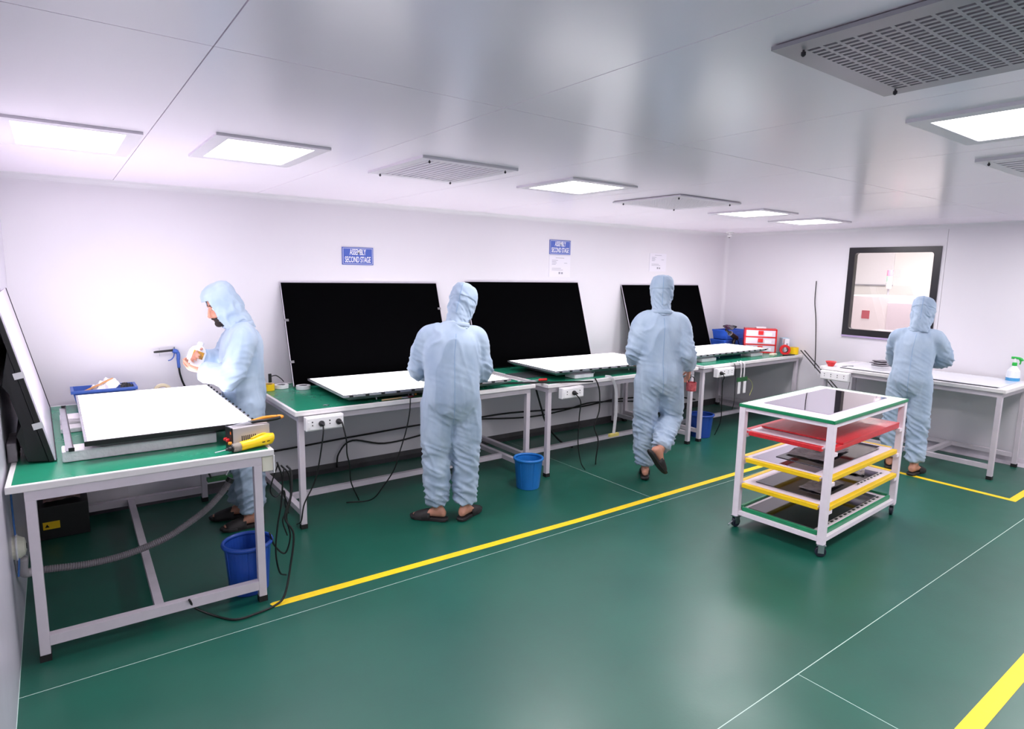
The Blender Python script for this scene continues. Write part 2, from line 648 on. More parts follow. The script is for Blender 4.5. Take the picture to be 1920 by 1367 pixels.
m_gl = mat('lilac grey vent shade', (176, 160, 184), 0.6)
slat_grille(1.55, 2.88, 2.15, 3.56, 13, 'slatted ceiling grille between two LED panels over the first leaning screen', m_gl)
slat_grille(3.60, 0.50, 4.32, 1.17, 9, 'slatted ceiling grille at the edge of the picture beside the near LED panel', mat('vent shade', (110, 104, 112), 0.6))
slot_grille(3.66, 2.96, 4.40, 3.63, 34, 34, 0.45, 0.45, 'fine mesh ceiling grille between LED panels over the middle bench', 0.06, m_fix, m_gl,
            ((3.72, 3.02), (4.34, 3.02), (3.72, 3.57), (4.34, 3.57)))

t = thing('ceiling_sensor', 'tiny white camera dome on the ceiling near the room corner', 'sensor', (7.22, 5.0, ZC))
bm = NB()
lathe(bm, [(0.05, 0), (0.05, -0.01), (0.02, -0.02), (0.02, -0.03)], 16)
obj('base', bm, m_white, t)
bm = NB()
ell(bm, (0, 0, -0.045), (0.028, 0.028, 0.024))
obj('dome', bm, m_white, t, smooth=True)
obj('lens', lathe(NB(), [(0.012, -0.068), (0.01, -0.074)], 10), m_dark, t)

# ------------------------------------------------------------------ floor tape
TZ = 0.0012


def tape(x0, y0, x1, y1, label):
    tag(obj('floor_tape', B((x0, y0, 0.0), (x1, y1, TZ)), m_floortape), label, 'floor tape', 'yellow floor tape')


bm = NB()
prism(bm, [(0.815, 3.235), (0.83, 3.19), (3.0, 3.13), (6.27, 3.13), (6.27, 3.185), (3.0, 3.185), (0.83, 3.245)], 0, TZ)
tag(obj('floor_tape', bm, m_floortape), 'long yellow floor tape running past the workbenches to behind the trolley', 'floor tape', 'yellow floor tape')
tape(6.215, 1.44, 6.27, 3.13, 'yellow floor tape crossing the aisle between trolley and the far bench')
tape(6.27, 1.44, 7.4, 1.495, 'short yellow floor tape end at the edge of the picture by the far bench')
tape(2.3, 0.665, 5.4, 0.735, 'wide yellow floor tape in the bottom corner of the picture')

# ------------------------------------------------------------------ workbenches


def workbench(name, x0, y0, x1, y1, label, z=ZT, style='side', legs_in=0.03, legs_in_y=None, mat_top=None, loc=None, rz=0.0, group='green topped workbenches'):
    cx, cy = (x0 + x1) / 2, (y0 + y1) / 2
    t = thing(name, label, 'workbench', loc or (cx, cy, 0), rz, group)
    w2, d2 = (x1 - x0) / 2, (y1 - y0) / 2
    bm = NB()
    e = 0.022
    box(bm, (-w2 + 0.004, -d2 + 0.004, z - 0.028), (w2 - 0.004, d2 - 0.004, z - 0.003))
    top = obj('worktop', bm, m_edge, t)
    obj('bench_mat', B((-w2 + e, -d2 + e, z - 0.003), (w2 - e, d2 - e, z)), mat_top or m_mat, top)
    bm = NB()
    for a, b, c, d in ((-w2, -d2, w2, -d2 + e), (-w2, d2 - e, w2, d2), (-w2, -d2 + e, -w2 + e, d2 - e), (w2 - e, -d2 + e, w2, d2 - e)):
        box(bm, (a, b, z - 0.032), (c, d, z + 0.0015))
    obj('edge_trim', bm, m_edge, top, bevel=0.004)
    k = 0.02
    li = legs_in
    ly = legs_in if legs_in_y is None else legs_in_y
    bm = NB()
    zz = z - 0.032
    for yy in (-d2 + ly + k, d2 - ly - k):
        box(bm, (-w2 + li, yy - k, zz - 0.045), (w2 - li, yy + k, zz))
    for xx in (-w2 + li + k, w2 - li - k):
        box(bm, (xx - k, -d2 + ly + 2 * k, zz - 0.045), (xx + k, d2 - ly - 2 * k, zz))
    obj('apron_frame', bm, m_frame, t)
    for sx in (-1, 1):
        for sy in (-1, 1):
            px, py = sx * (w2 - li - k), sy * (d2 - ly - k)
            lg = obj('leg', B((px - k, py - k, 0.03), (px + k, py + k, zz - 0.045)), m_frame, t, bevel=0.003)
            obj('rubber_foot', B((px - k - 0.002, py - k - 0.002, 0), (px + k + 0.002, py + k + 0.002, 0.032)), m_foot, lg)
    zs = 0.115
    h = 0.02
    if style == 'side':
        for sx in (-1, 1):
            px = sx * (w2 - li - k)
            obj('stretcher', B((px - h, -d2 + ly + 2 * k, zs - h), (px + h, d2 - ly - 2 * k, zs + h)), m_frame, t)
        yy = -d2 + (y1 - y0) * 0.36
        obj('stretcher', B((-w2 + li + k + h, yy - h, zs - h), (w2 - li - k - h, yy + h, zs + h)), m_frame, t)
    else:
        zs = 0.095
        for sy in (-1, 1):
            py = sy * (d2 - ly - k)
            obj('stretcher', B((-w2 + li + 2 * k, py - h, zs - 0.024), (w2 - li - 2 * k, py + h, zs + 0.024)), m_frame, t)
        xx = -w2 + (x1 - x0) * 0.49
        obj('stretcher', B((xx - h, -d2 + ly + 2 * k, zs - h), (xx + h, d2 - ly - 2 * k, zs + h)), m_frame, t)
    return t


FT_RZ = rad(-1.0)
workbench('workbench', -0.552, -0.90, 0.552, 0.90, 'deep green workbench in the near corner carrying the lit panel and yellow screwdriver',
          style='long', loc=(0.342, 4.185, 0), rz=FT_RZ, legs_in=0.062, legs_in_y=0.008)
workbench('workbench', 1.235, 4.075, 3.275, 5.19, 'green workbench under the first leaning screen, before the stooping worker')
workbench('workbench', 3.35, 4.0, 5.40, 5.19, 'middle green workbench holding the second leaning screen, between two others')
workbench('workbench', 5.49, 4.0, 7.46, 5.19, 'green workbench in the room corner below blue crates and red drawers')
workbench('workbench', 6.68, 1.72, 7.46, 3.38, 'white topped workbench under the window with the spray bottle', mat_top=mat('white bench laminate', (224, 222, 228), 0.25),
          group='white topped workbench')


def socket_box(loc, n, label, rz=0.0, plugs=(), w=0.26, h=0.095, d=0.05, grp='bench socket strips'):
    t = thing('socket_box', label, 'socket strip', loc, rz, grp)
    obj('housing', B((0, 0, -h), (w, d, 0)), m_white, t, bevel=0.004)
    obj('face_plate', B((0.008, -0.006, -h + 0.008), (w - 0.008, 0, -0.008)), mat('socket plate', (240, 238, 240), 0.3), t, bevel=0.002)
    for k in range(n):
        cx = w * (k + 0.7) / (n + 0.4)
        bm = NB()
        for dx, dz, r in ((0, 0.014, 0.005), (-0.013, -0.008, 0.004), (0.013, -0.008, 0.004)):
            lathe(bm, [(r, -0.0), (r, 0.002)], 8, Matrix.Translation((cx, -0.006, -h / 2 + dz)) @ Matrix.Rotation(rad(90), 4, 'X'))
        obj('socket_holes', bm, m_dark, t)
        if k in plugs:
            bm = NB()
            M = Matrix.Translation((cx, -0.007, -h / 2)) @ Matrix.Rotation(rad(90), 4, 'X')
            lathe(bm, [(0.019, 0), (0.021, 0.01), (0.014, 0.03), (0.007, 0.04), (0.005, 0.055)], 12, M)
            obj('plug', bm, m_black, t, smooth=True)
    obj('rocker_switch', B((0.012, -0.009, -h + 0.02), (0.026, -0.005, -0.03)), m_white, t, bevel=0.002)
    return t


socket_box((1.29, 4.025, 0.80), 4, 'white socket strip with two black plugs on the first screen bench', plugs=(1, 3))
socket_box((3.47, 3.95, 0.80), 3, 'white socket strip with one black plug on the middle bench', plugs=(1,), w=0.25)
socket_box((5.66, 3.95, 0.80), 4, 'white socket strip with one plug on the corner bench', plugs=(0,), w=0.30)
socket_box((6.63, 3.34, 0.80), 4, 'white socket strip with empty sockets on the bench under the window', rz=rad(-90), w=0.30)
t = thing('junction_box', 'cream switch box fixed under the near bench end', 'switch box', (0.822, 3.30, 0.715), FT_RZ)
obj('housing', B((0.0, 0, 0), (0.055, 0.10, 0.082)), mat('cream plastic', (226, 222, 206), 0.4), t, bevel=0.003)
obj('cover_plate', B((0.055, -0.01, -0.012), (0.062, 0.11, 0.085)), m_white, t, bevel=0.002)

# ------------------------------------------------------------------ leaning televisions


def leaning_screen(x0, x1, ztop, yb, label, clips=()):
    """black glass panel, foot on the bench at y=yb, head on the wall"""
    W = x1 - x0
    dy = YB - 0.012 - yb
    dz = ztop - ZT - 0.002
    L = math.hypot(dy, dz)
    a = math.atan2(dy, dz)
    t = thing('leaning_television', label, 'television', ((x0 + x1) / 2, yb, ZT + 0.012), rot=(-a, 0, 0), group='black televisions leaning on the wall')
    obj('chassis', B((-W / 2, 0.004, 0), (W / 2, 0.028, L)), m_black, t, bevel=0.003)
    obj('glass', B((-W / 2 + 0.003, 0, 0.003), (W / 2 - 0.003, 0.004, L - 0.003)), m_blackgl, t)
    bm = NB()
    for s in (-1, 1):
        box(bm, (s * W / 2 - 0.0025, 0.0, 0), (s * W / 2 + 0.0025, 0.007, L))
    box(bm, (-W / 2, 0.0, L - 0.001), (W / 2, 0.007, L + 0.004))
    obj('edge_frame', bm, mat('pale edge frame', (196, 190, 200), 0.35, 0.3), t)
    for s, f in clips:
        obj('tape_tab', B((s * (W / 2 - 0.012) - 0.016, -0.002, L * f), (s * (W / 2 - 0.012) + 0.016, -0.0002, L * f + 0.02)), mat('clear grey tape', (120, 118, 122), 0.3), t)
    return t


leaning_screen(1.497, 2.945, 1.655, 4.94, 'black display panel leaning on the wall behind the stooping worker, nearest sign', ((-1, 0.62), (-1, 0.22), (1, 0.7)))
leaning_screen(3.265, 4.76, 1.672, 4.94, 'black display panel leaning on the wall under the sign with the notice')
leaning_screen(5.46, 6.915, 1.648, 4.94, 'black display panel leaning on the wall behind the walking worker')

# lying back-lit panels


def lit_panel(cx, cy, W, D, z, label, rz=0.0, lip='front', h=0.05, studs=True, tilt=0.0):
    t = thing('backlight_panel', label, 'backlight panel', (cx, cy, z), rot=(tilt, 0, rz), group='lit white backlight panels')
    obj('diffuser', B((-W / 2 + 0.012, -D / 2 + 0.012, h - 0.004), (W / 2 - 0.012, D / 2 - 0.012, h)), m_lit, t)
    bm = NB()
    e = 0.012
    for a, b, c, d in ((-W / 2, -D / 2, W / 2, -D / 2 + e), (-W / 2, D / 2 - e, W / 2, D / 2), (-W / 2, -D / 2 + e, -W / 2 + e, D / 2 - e), (W / 2 - e, -D / 2 + e, W / 2, D / 2 - e)):
        box(bm, (a, b, h - 0.014), (c, d, h + 0.001))
    obj('rim', bm, m_chassis, t)
    # back shell tapering inwards below the rim
    bm = NB()
    a, b = 0.004, 0.07
    ring_tube(bm, [[V((sx * (W / 2 - i), sy * (D / 2 - i), zz)) for sx, sy in ((-1, -1), (1, -1), (1, 1), (-1, 1))]
                   for i, zz in ((b, 0.0), (b * 0.9, 0.004), (a, h - 0.016), (a, h - 0.013))])
    obj('back_shell', bm, m_black if lip == 'black' else m_chassis, t)
    if lip == 'black':
        obj('bottom_bezel', B((-W / 2 - 0.001, -D / 2 - 0.006, h - 0.022), (W / 2 + 0.001, -D / 2, h + 0.002)), m_black, t, bevel=0.002)
        me = None
        for k in range(14):
            y = -D / 2 + 0.06 + k * (D - 0.12) / 13
            if me is None:
                o = obj('clip', B((-0.006, -0.008, 0), (0.006, 0.008, 0.008)), m_black, t, loc=(W / 2 - 0.004, y, h))
                me = o.data
            else:
                o = bpy.data.objects.new('clip', me)
                COL.objects.link(o)
                o.parent = t
                o.location = (W / 2 - 0.004, y, h)
    else:
        me = None
        for k in range(12):
            x = -W / 2 + 0.06 + k * (W - 0.12) / 11
            if me is None:
                o = obj('clip', B((-0.012, -0.009, -0.006), (0.012, 0.004, 0.006)), m_black, t, loc=(x, -D / 2, h - 0.008))
                me = o.data
            else:
                o = bpy.data.objects.new('clip', me)
                COL.objects.link(o)
                o.parent = t
                o.location = (x, -D / 2, h - 0.008)
        for x in (-W * 0.3, -W * 0.12, W * 0.2):
            obj('standoff', T([(x, -D / 2 + 0.09, 0.0), (x, -D / 2 + 0.09, -0.02)], 0.005), m_steel, t)
    return t


lit_panel(0.458, 4.150, 0.775, 1.31, 0.895, 'large lit white panel with black lip lying on foam in the near corner', rz=rad(0.0), lip='black', h=0.05)
lit_panel(2.285, 4.455, 1.42, 0.80, 0.862, 'lit white panel lying in front of the first leaning screen by the stooping worker', rz=rad(-1.5), h=0.05)
lit_panel(4.22, 4.44, 1.40, 0.76, 0.875, 'lit white panel lying before the second leaning screen on the middle bench', rz=rad(-2.5), h=0.05)
lit_panel(6.265, 4.46, 1.37, 0.60, 0.875, 'lit white panel lying on the corner bench by the red drawers', rz=rad(0.0), h=0.05)


def foam(lo, hi, label, m=None, name='foam_block', cat='foam block', rz=0.0):
    cx, cy = (lo[0] + hi[0]) / 2, (lo[1] + hi[1]) / 2
    bm = NB()
    bmesh.ops.create_cube(bm, size=1.0, matrix=Matrix.Diagonal((hi[0] - lo[0], hi[1] - lo[1], hi[2] - lo[2], 1)))
    bmesh.ops.subdivide_edges(bm, edges=bm.edges[:], cuts=7, use_grid_fill=True)
    for v in bm.verts:
        n = noise.noise(v.co * 9 + V(lo) * 3)
        v.co += V((0.4, 1, 0.4)) * n * 0.004
        v.co.z = max(v.co.z, -(hi[2] - lo[2]) / 2)
    o = obj(name, bm, m or m_foam, None, True, loc=(cx, cy, (lo[2] + hi[2]) / 2), rot=(0, 0, rz), bevel=0.008)
    return tag(o, label, cat, 'packing foam on the benches')


foam((-0.02, 3.57, ZT + .0015), (0.66, 3.70, 0.892), 'long white foam rail under the front edge of the near lit panel')
foam((-0.02, 4.22, ZT + .0015), (0.70, 4.33, 0.862), 'thin white foam strip under the middle of the near lit panel')
foam((-0.02, 4.36, ZT + .0015), (0.72, 4.50, 0.892), 'thick white foam rail under the far half of the near lit panel')
foam((-0.230, 3.70, ZT + .0015), (-0.192, 3.95, 0.93), 'crumpled grey film wrapped foam pad behind the leaning television foot', m_film)
foam((3.75, 4.10, ZT + .0015), (3.98, 4.24, 0.872), 'white foam block under the front corner of the middle lit panel')
foam((4.62, 4.08, ZT + .0015), (4.84, 4.24, 0.872), 'white foam block under the near edge of the middle lit panel beside the walker')
foam((5.72, 4.20, ZT + .0015), (5.98, 4.34, 0.872), 'white foam block under the near edge of the corner lit panel')
foam((6.66, 4.20, ZT + .0015), (6.90, 4.34, 0.872), 'white foam block under the far end of the corner lit panel')

# television leaning against the left wall, seen along its length
tl = math.atan2(0.165, 0.78)
t = thing('television', 'black backed television with pale face leaning against the wall on the near bench', 'television', (-0.062, 4.30, ZT + 0.008), rot=(0, -tl, rad(1.0)))
D2 = 0.68
obj('pale_face', B((0.0, -D2, 0.0), (0.006, D2, 0.80)), mat('pale screen film', (222, 214, 228), 0.25), t)
obj('side_rail', B((-0.022, -D2 - 0.004, 0.0), (-0.0005, D2 + 0.004, 0.80)), m_black, t, bevel=0.003)
bm = NB()
ring_tube(bm, [[V((-0.022, -D2 + 0.01, 0)), V((-0.10, -D2 + 0.02, 0.024)), V((-0.105, -D2 + 0.02, 0.16)), V((-0.075, -D2 + 0.02, 0.2)), V((-0.075, -D2 + 0.02, 0.36)), V((-0.088, -D2 + 0.02, 0.40)), V((-0.06, -D2 + 0.02, 0.47)), V((-0.022, -D2 + 0.01, 0.56))],
               [V((-0.022, D2 - 0.01, 0)), V((-0.10, D2 - 0.02, 0.024)), V((-0.105, D2 - 0.02, 0.16)), V((-0.075, D2 - 0.02, 0.2)), V((-0.075, D2 - 0.02, 0.36)), V((-0.088, D2 - 0.02, 0.40)), V((-0.06, D2 - 0.02, 0.47)), V((-0.022, D2 - 0.01, 0.56))]])
obj('back_housing', bm, m_black, t, bevel=0.004)
bm = NB()
box(bm, (0.006, D2 - 0.004, 0.0), (0.010, D2 + 0.002, 0.80))
box(bm, (0.006, -D2, 0.0), (0.010, D2 - 0.004, 0.006))
obj('dark_edge_strip', bm, m_black, t)
for zz in (0.17, 0.42):
    obj('tape_tab', B((-0.034, -D2 - 0.0055, zz), (0.007, -D2 - 0.004, zz + 0.03)), mat('silver tape', (200, 198, 202), 0.3), t)

# thin aluminium strip standing by the foam
M = Matrix.Rotation(rad(0), 4, 'Z')
t = thing('metal_strip', 'thin aluminium strip resting across the foam beside the near lit panel', 'metal strip', (0.012, 3.56, 0.897), rz=rad(0.8))
obj('strip', B((-0.016, -0.02, 0), (0.012, 1.08, 0.004)), m_chassis, t)
obj('upturned_edge', B((0.012, -0.02, 0), (0.016, 1.08, 0.014)), m_black, t)
obj('end_cap', B((-0.006, -0.028, 0.0), (0.018, -0.02, 0.018)), m_black, t)
obj('end_cap', B((-0.006, 1.08, 0.0), (0.018, 1.088, 0.018)), m_black, t)

# ------------------------------------------------------------------ near bench odds and ends
t = thing('parts_tray', 'blue plastic tray of papers and parts behind the near lit panel', 'tray', (0.235, 4.965, ZT + .002))
bm = NB()
W, D, H = 0.36, 0.20, 0.125
o_ = [(-W / 2, -D / 2), (W / 2, -D / 2), (W / 2, D / 2), (-W / 2, D / 2)]
ring_tube(bm, [[V((x * s, y * s, z)) for x, y in o_] for s, z in ((0.86, 0.0), (0.97, H - 0.02), (1.04, H - 0.02), (1.04, H), (0.95, H), (0.93, H - 0.02), (0.83, 0.01))])
obj('tray_body', bm, m_tray, t)


def crumple(loc, sx, sy, sz, label, m, name='crumpled_paper', cat='paper', seed=0, rz=0.0, group=None, rot=None):
    bm = NB()
    bmesh.ops.create_grid(bm, x_segments=10, y_segments=8, size=0.5)
    for v in bm.verts:
        p = v.co * 4 + V((seed * 3.1, seed * 1.7, 0))
        v.co = V((v.co.x * sx, v.co.y * sy, sz * (0.5 + 0.5 * noise.noise(p)) * (1.1 - abs(v.co.x))))
    bmesh.ops.solidify(bm, geom=bm.faces[:], thickness=0.0015)
    return tag(obj(name, bm, m, None, loc=loc, rot=rot or (0, 0, rz)), label, cat, group)


tb = ZT + 0.125
crumple((0.255, 4.97, tb - 0.02), 0.15, 0.13, 0.09, 'white crumpled sheet sticking out of the blue tray', m_paper, seed=2, rot=(0.3, -0.35, 0.2))
crumple((0.365, 4.965, tb - 0.03), 0.08, 0.12, 0.07, 'dark crumpled film lying in the blue tray', m_black, 'crumpled_film', 'film', 5, rot=(0.1, 0.15, 0))
bm = NB()
prism(bm, [(-0.09, -0.012), (0.07, -0.006), (0.10, 0.0), (0.07, 0.012), (-0.09, 0.02)], 0, 0.008)
tag(obj('brown_card_strip', bm, mat('kraft card', (206, 150, 96), 0.7), loc=(0.20, 4.95, tb + 0.012), rot=(0, rad(-24), rad(8))), 'brown card strip lying in the blue tray', 'card strip')


def ring_roll(loc, ro, ri, h, m, label, name='tape_roll', rot=(0, 0, 0), m2=None, grp='tape rolls'):
    t = thing(name, label, 'tape roll', loc, rot=rot, group=grp)
    bm = NB()
    lathe(bm, [(ro, 0), (ro, h), (ri + 0.004, h), (ri + 0.004, 0)], 32, closed=True)
    obj('tape', bm, m, t, smooth=False)
    bm = NB()
    lathe(bm, [(ri + 0.004, 0.001), (ri + 0.004, h - 0.001), (ri, h - 0.001), (ri, 0.001)], 32, closed=True)
    obj('core', bm, m2 or mat('card core', (190, 160, 120), 0.8), t)
    return t


ring_roll((0.575, 4.93, ZT + 0.062), 0.060, 0.038, 0.03, mat('masking tape', (226, 212, 180), 0.6), 'cream masking tape roll standing behind the near lit panel', rot=(rad(84), 0, 0))

# screwdriver power box
t = thing('power_supply', 'small grey power box with black front panel under the orange pliers', 'power supply', (0.885, 3.425, ZT + .002))
# local: x = towards back of picture, front panel faces -y (towards -x world)
t.rotation_euler = (0, 0, rad(9))
obj('case', B((-0.195, -0.035, 0), (0.0, 0.045, 0.115)), mat('grey case', (186, 180, 182), 0.4, 0.1), t, bevel=0.003)
obj('front_panel', B((-0.202, -0.037, 0), (-0.195, 0.047, 0.117)), m_black, t)
for yy, zz, mm in ((0.0, 0.05, m_red), (0.03, 0.05, m_red), (-0.03, 0.04, m_orange)):
    bm = NB()
    lathe(bm, [(0.009, 0), (0.009, 0.012), (0.006, 0.016)], 12, Matrix.Translation((-0.202, yy, zz)) @ Matrix.Rotation(rad(-90), 4, 'Y'))
    obj('control_knob', bm, mm, t)
obj('indicator', B((-0.2035, -0.032, 0.085), (-0.202, -0.02, 0.099)), mat('orange indicator', (250, 110, 40), 0.4), t)
for k in range(8):
    obj('vent_slot', B((-0.15 + k * 0.010, -0.0365, 0.03), (-0.146 + k * 0.010, -0.035, 0.07)), m_dark, t)

# pliers with orange grips on the box
t = thing('pliers', 'long pliers with orange and black grips lying on the grey power box', 'pliers', (0.80, 3.415, ZT + 0.119), rz=rad(10))
bm = NB()
tube(bm, [(-0.10, 0.004, 0.006), (-0.03, 0.006, 0.008), (0.0, 0.006, 0.010)], [0.002, 0.005, 0.008], 8)
tube(bm, [(-0.10, -0.004, 0.006), (-0.03, -0.006, 0.008), (0.0, -0.006, 0.010)], [0.002, 0.005, 0.008], 8)
lathe(bm, [(0.014, 0.002), (0.014, 0.018)], 12)
obj('jaws', bm, m_steel, t, smooth=False)
for s, mm in ((1, m_orange), (-1, m_black)):
    pts = spline([(0.0, 0.006 * s, 0.010), (0.03, 0.014 * s, 0.012), (0.08, 0.032 * s, 0.014), (0.13, 0.028 * s, 0.014), (0.155, 0.016 * s, 0.014)], 5)
    obj('grip', T(pts, 0.009, 8), mm, t, smooth=True)
    obj('grip_end', T(spline([(0.155, 0.016 * s, 0.014), (0.168, 0.010 * s, 0.014), (0.175, 0.004 * s, 0.014)], 3), 0.0095, 8), m_orange, t, smooth=True)

# electric screwdriver
a = V((0.598, 3.305, ZT + 0.020))
b = V((0.888, 3.365, ZT + 0.036))
t = thing('electric_screwdriver', 'yellow electric screwdriver lying on the near bench edge', 'screwdriver', a)
q = (b - a).to_track_quat('X', 'Z')
t.rotation_mode = 'QUATERNION'
t.rotation_quaternion = q
L = (b - a).length
obj('bit', T([(0, 0, 0), (0.06, 0, 0.0)], 0.0025, 8), m_steel, t)
bm = NB()
tube(bm, [(0.055, 0, 0), (0.065, 0, 0), (0.07, 0, 0), (0.082, 0, 0), (0.084, 0, 0), (0.092, 0, 0)], [0.006, 0.008, 0.013, 0.013, 0.018, 0.02], 14)
obj('chuck', bm, m_black, t)
obj('collar', T([(0.09, 0, 0), (0.095, 0, 0), (0.128, 0, 0), (0.13, 0, 0)], [0.020, 0.023, 0.024, 0.022], 18), mat('grey cast collar', (150, 142, 132), 0.6, 0.3, var=0.2, vscale=60), t)
bm = NB()
pts = [(0.13, 0, 0), (0.135, 0, 0), (0.20, 0, 0.001), (0.235, 0, 0.004), (0.27, 0, 0.006), (0.30, 0, 0.002), (L, 0, -0.004), (L + 0.006, 0, -0.005)]
tube(bm, pts, [0.021, 0.024, 0.025, 0.029, 0.032, 0.03, 0.02, 0.008], 20)
obj('body', bm, mat('yellow tool plastic', (250, 208, 16), 0.35), t, smooth=True)
obj('trigger_lever', T(spline([(0.19, 0, 0.026), (0.22, 0, 0.034), (0.25, 0, 0.038), (0.27, 0, 0.036)], 4), [0.006] * 13, 8), mat('yellow tool plastic', (250, 208, 16), 0.35), t, smooth=True)
for xx in (0.235, 0.26):
    obj('label_slot', B((xx, -0.0335, 0.0), (xx + 0.014, -0.028, 0.004)), m_dark, t)
obj('hanging_loop', T(spline([(L - 0.01, 0, 0), (L + 0.006, 0, 0.012), (L + 0.012, 0, 0), (L, 0, -0.014)], 4), 0.003, 6), m_yellow, t)


# ------------------------------------------------------------------ waste bins
def waste_bin(loc, rt_, rb, h, m, label):
    t = thing('waste_bin', label, 'waste bin', loc, group='blue waste bins')
    bm = NB()
    lathe(bm, [(rb, 0.0), (rb + 0.003, 0.004), (rt_ - 0.004, h - 0.02), (rt_ - 0.008, h - 0.02), (rb - 0.004, 0.008)], 40)
    obj('bucket', bm, m, t, smooth=False)
    bm = NB()
    lathe(bm, [(rt_ - 0.008, h - 0.022), (rt_ + 0.006, h - 0.022), (rt_ + 0.011, h - 0.010), (rt_ + 0.006, h), (rt_ - 0.006, h)], 40, closed=True)
    obj('rim', bm, m, t, smooth=True)
    for k in range(6):
        a = k * pi / 3 + 0.3
        bm = NB()
        p0 = V((cos(a) * (rb + 0.003), sin(a) * (rb + 0.003), 0.02))
        p1 = V((cos(a) * (rt_ - 0.004), sin(a) * (rt_ - 0.004), h - 0.03))
        obj('rib', tube(bm, [p0, p1], 0.003, 6), m, t)
    return t


waste_bin((0.770, 3.475, 0), 0.125, 0.098, 0.285, m_blue, 'dark blue waste bin under the near bench corner')
waste_bin((3.10, 3.93, 0), 0.118, 0.092, 0.26, m_blue2, 'bright blue waste bin standing in front of the first bench leg')
waste_bin((5.75, 4.18, 0), 0.13, 0.102, 0.26, m_blue, 'dark blue waste bin under the corner bench behind the walker')

# ------------------------------------------------------------------ signs and notices


def text_mesh(body, size, m, parent, loc, rot, sx=0.72, bold=0.012):
    c = bpy.data.curves.new('lettering', 'FONT')
    c.body = body
    c.size = size
    c.align_x = 'CENTER'
    c.align_y = 'CENTER'
    c.extrude = 0.0006
    c.offset = size * bold
    o = bpy.data.objects.new('tmp', c)
    COL.objects.link(o)
    dg = bpy.context.evaluated_depsgraph_get()
    me = bpy.data.meshes.new_from_object(o.evaluated_get(dg))
    bpy.data.objects.remove(o, do_unlink=True)
    for v in me.vertices:
        v.co.x *= sx
    o = obj('lettering', me, m, parent, loc=loc, rot=rot)
    return o


def stage_sign(x0, x1, z0, z1, label):
    t = thing('wall_sign', label, 'sign', ((x0 + x1) / 2, YB, (z0 + z1) / 2), group='blue stage signs')
    W, H = (x1 - x0) / 2, (z1 - z0) / 2
    obj('plate', B((-W, -0.006, -H), (W, -0.001, H)), m_sign, t)
    bm = NB()
    i, k = 0.008, 0.0025
    for a, b, c, d in ((-W + i, -H + i, W - i, -H + i + k), (-W + i, H - i - k, W - i, H - i), (-W + i, -H + i, -W + i + k, H - i), (W - i - k, -H + i, W - i, H - i)):
        box(bm, (a, -0.0068, b), (c, -0.006, d))
    obj('border_line', bm, m_white, t)
    text_mesh('ASSEMBLY', H * 0.94, m_white, t, (0, -0.0064, H * 0.43), (rad(90), 0, 0), sx=0.46 * W / H / 1.9, bold=0.014)
    text_mesh('SECOND STAGE', H * 0.94, m_white, t, (0, -0.0064, -H * 0.43), (rad(90), 0, 0), sx=0.46 * W / H / 1.9, bold=0.014)
    return t


stage_sign(2.026, 2.312, 1.82, 1.970, 'blue ASSEMBLY SECOND STAGE sign above the first leaning screen')
stage_sign(4.340, 4.640, 1.983, 2.136, 'blue ASSEMBLY SECOND STAGE sign with a paper notice below it')


def notice(x0, x1, z0, z1, label):
    t = thing('paper_notice', label, 'notice', ((x0 + x1) / 2, YB, (z0 + z1) / 2), group='paper notices on the wall')
    W, H = (x1 - x0) / 2, (z1 - z0) / 2
    obj('sheet', B((-W, -0.003, -H), (W, -0.0005, H)), mat('notice paper', (226, 222, 232), 0.5), t)
    bm = NB()
    for z, a, b in ((0.78, -0.4, 0.4), (0.55, -0.75, -0.2), (0.42, -0.75, -0.35), (0.3, -0.75, -0.3), (0.18, -0.75, -0.4), (0.3, 0.4, 0.7), (-0.2, -0.75, 0.1), (-0.35, -0.75, 0.3)):
        box(bm, (a * W, -0.0036, z * H), (b * W, -0.003, z * H + 0.004))
    obj('print_lines', bm, m_ink, t)
    obj('stamp', B((-0.1 * W, -0.0036, -0.72 * H), (0.06 * W, -0.003, -0.52 * H)), m_ink, t)
    obj('stamp', B((0.14 * W, -0.0036, -0.72 * H), (0.3 * W, -0.003, -0.54 * H)), m_ink, t)


notice(4.342, 4.645, 1.74, 1.968, 'white paper notice directly under the blue sign')
notice(5.945, 6.255, 1.825, 2.045, 'white paper notice alone above the walking worker')

# ------------------------------------------------------------------ blue air gun on the wall
t = thing('air_gun', 'blue air blow gun hanging on the wall by the man with the bottle', 'air gun', (0.70, YB - 0.045, 1.14))
obj('wall_hook', T([(0.0, 0.045, 0.03), (0.0, 0.0, 0.03), (0.0, -0.004, 0.045)], 0.004), m_steel, t)
obj('nozzle', T([(-0.135, 0, 0.012), (-0.12, 0, 0.013), (0.0, 0, 0.02)], [0.006, 0.008, 0.009], 10), m_black, t)
obj('nozzle_pin', T([(-0.098, 0, 0.04), (-0.098, 0, -0.02)], 0.002), m_steel, t)
bm = NB()
tube(bm, spline([(-0.012, 0, 0.016), (0.012, 0, 0.008), (0.024, 0, -0.012), (0.022, 0, -0.06), (0.024, 0, -0.115)], 5), [(0.012, 0.014)] + [(0.017, 0.021)] * 6 + [(0.013, 0.015)] * 8 + [(0.011, 0.011)] * 6, 12)
obj('handle', bm, m_tray, t, smooth=True)
obj('trigger', T(spline([(-0.002, 0, -0.005), (-0.008, 0, -0.03), (-0.025, 0, -0.05), (-0.045, 0, -0.056)], 5), 0.004, 8), m_tray, t, smooth=True)
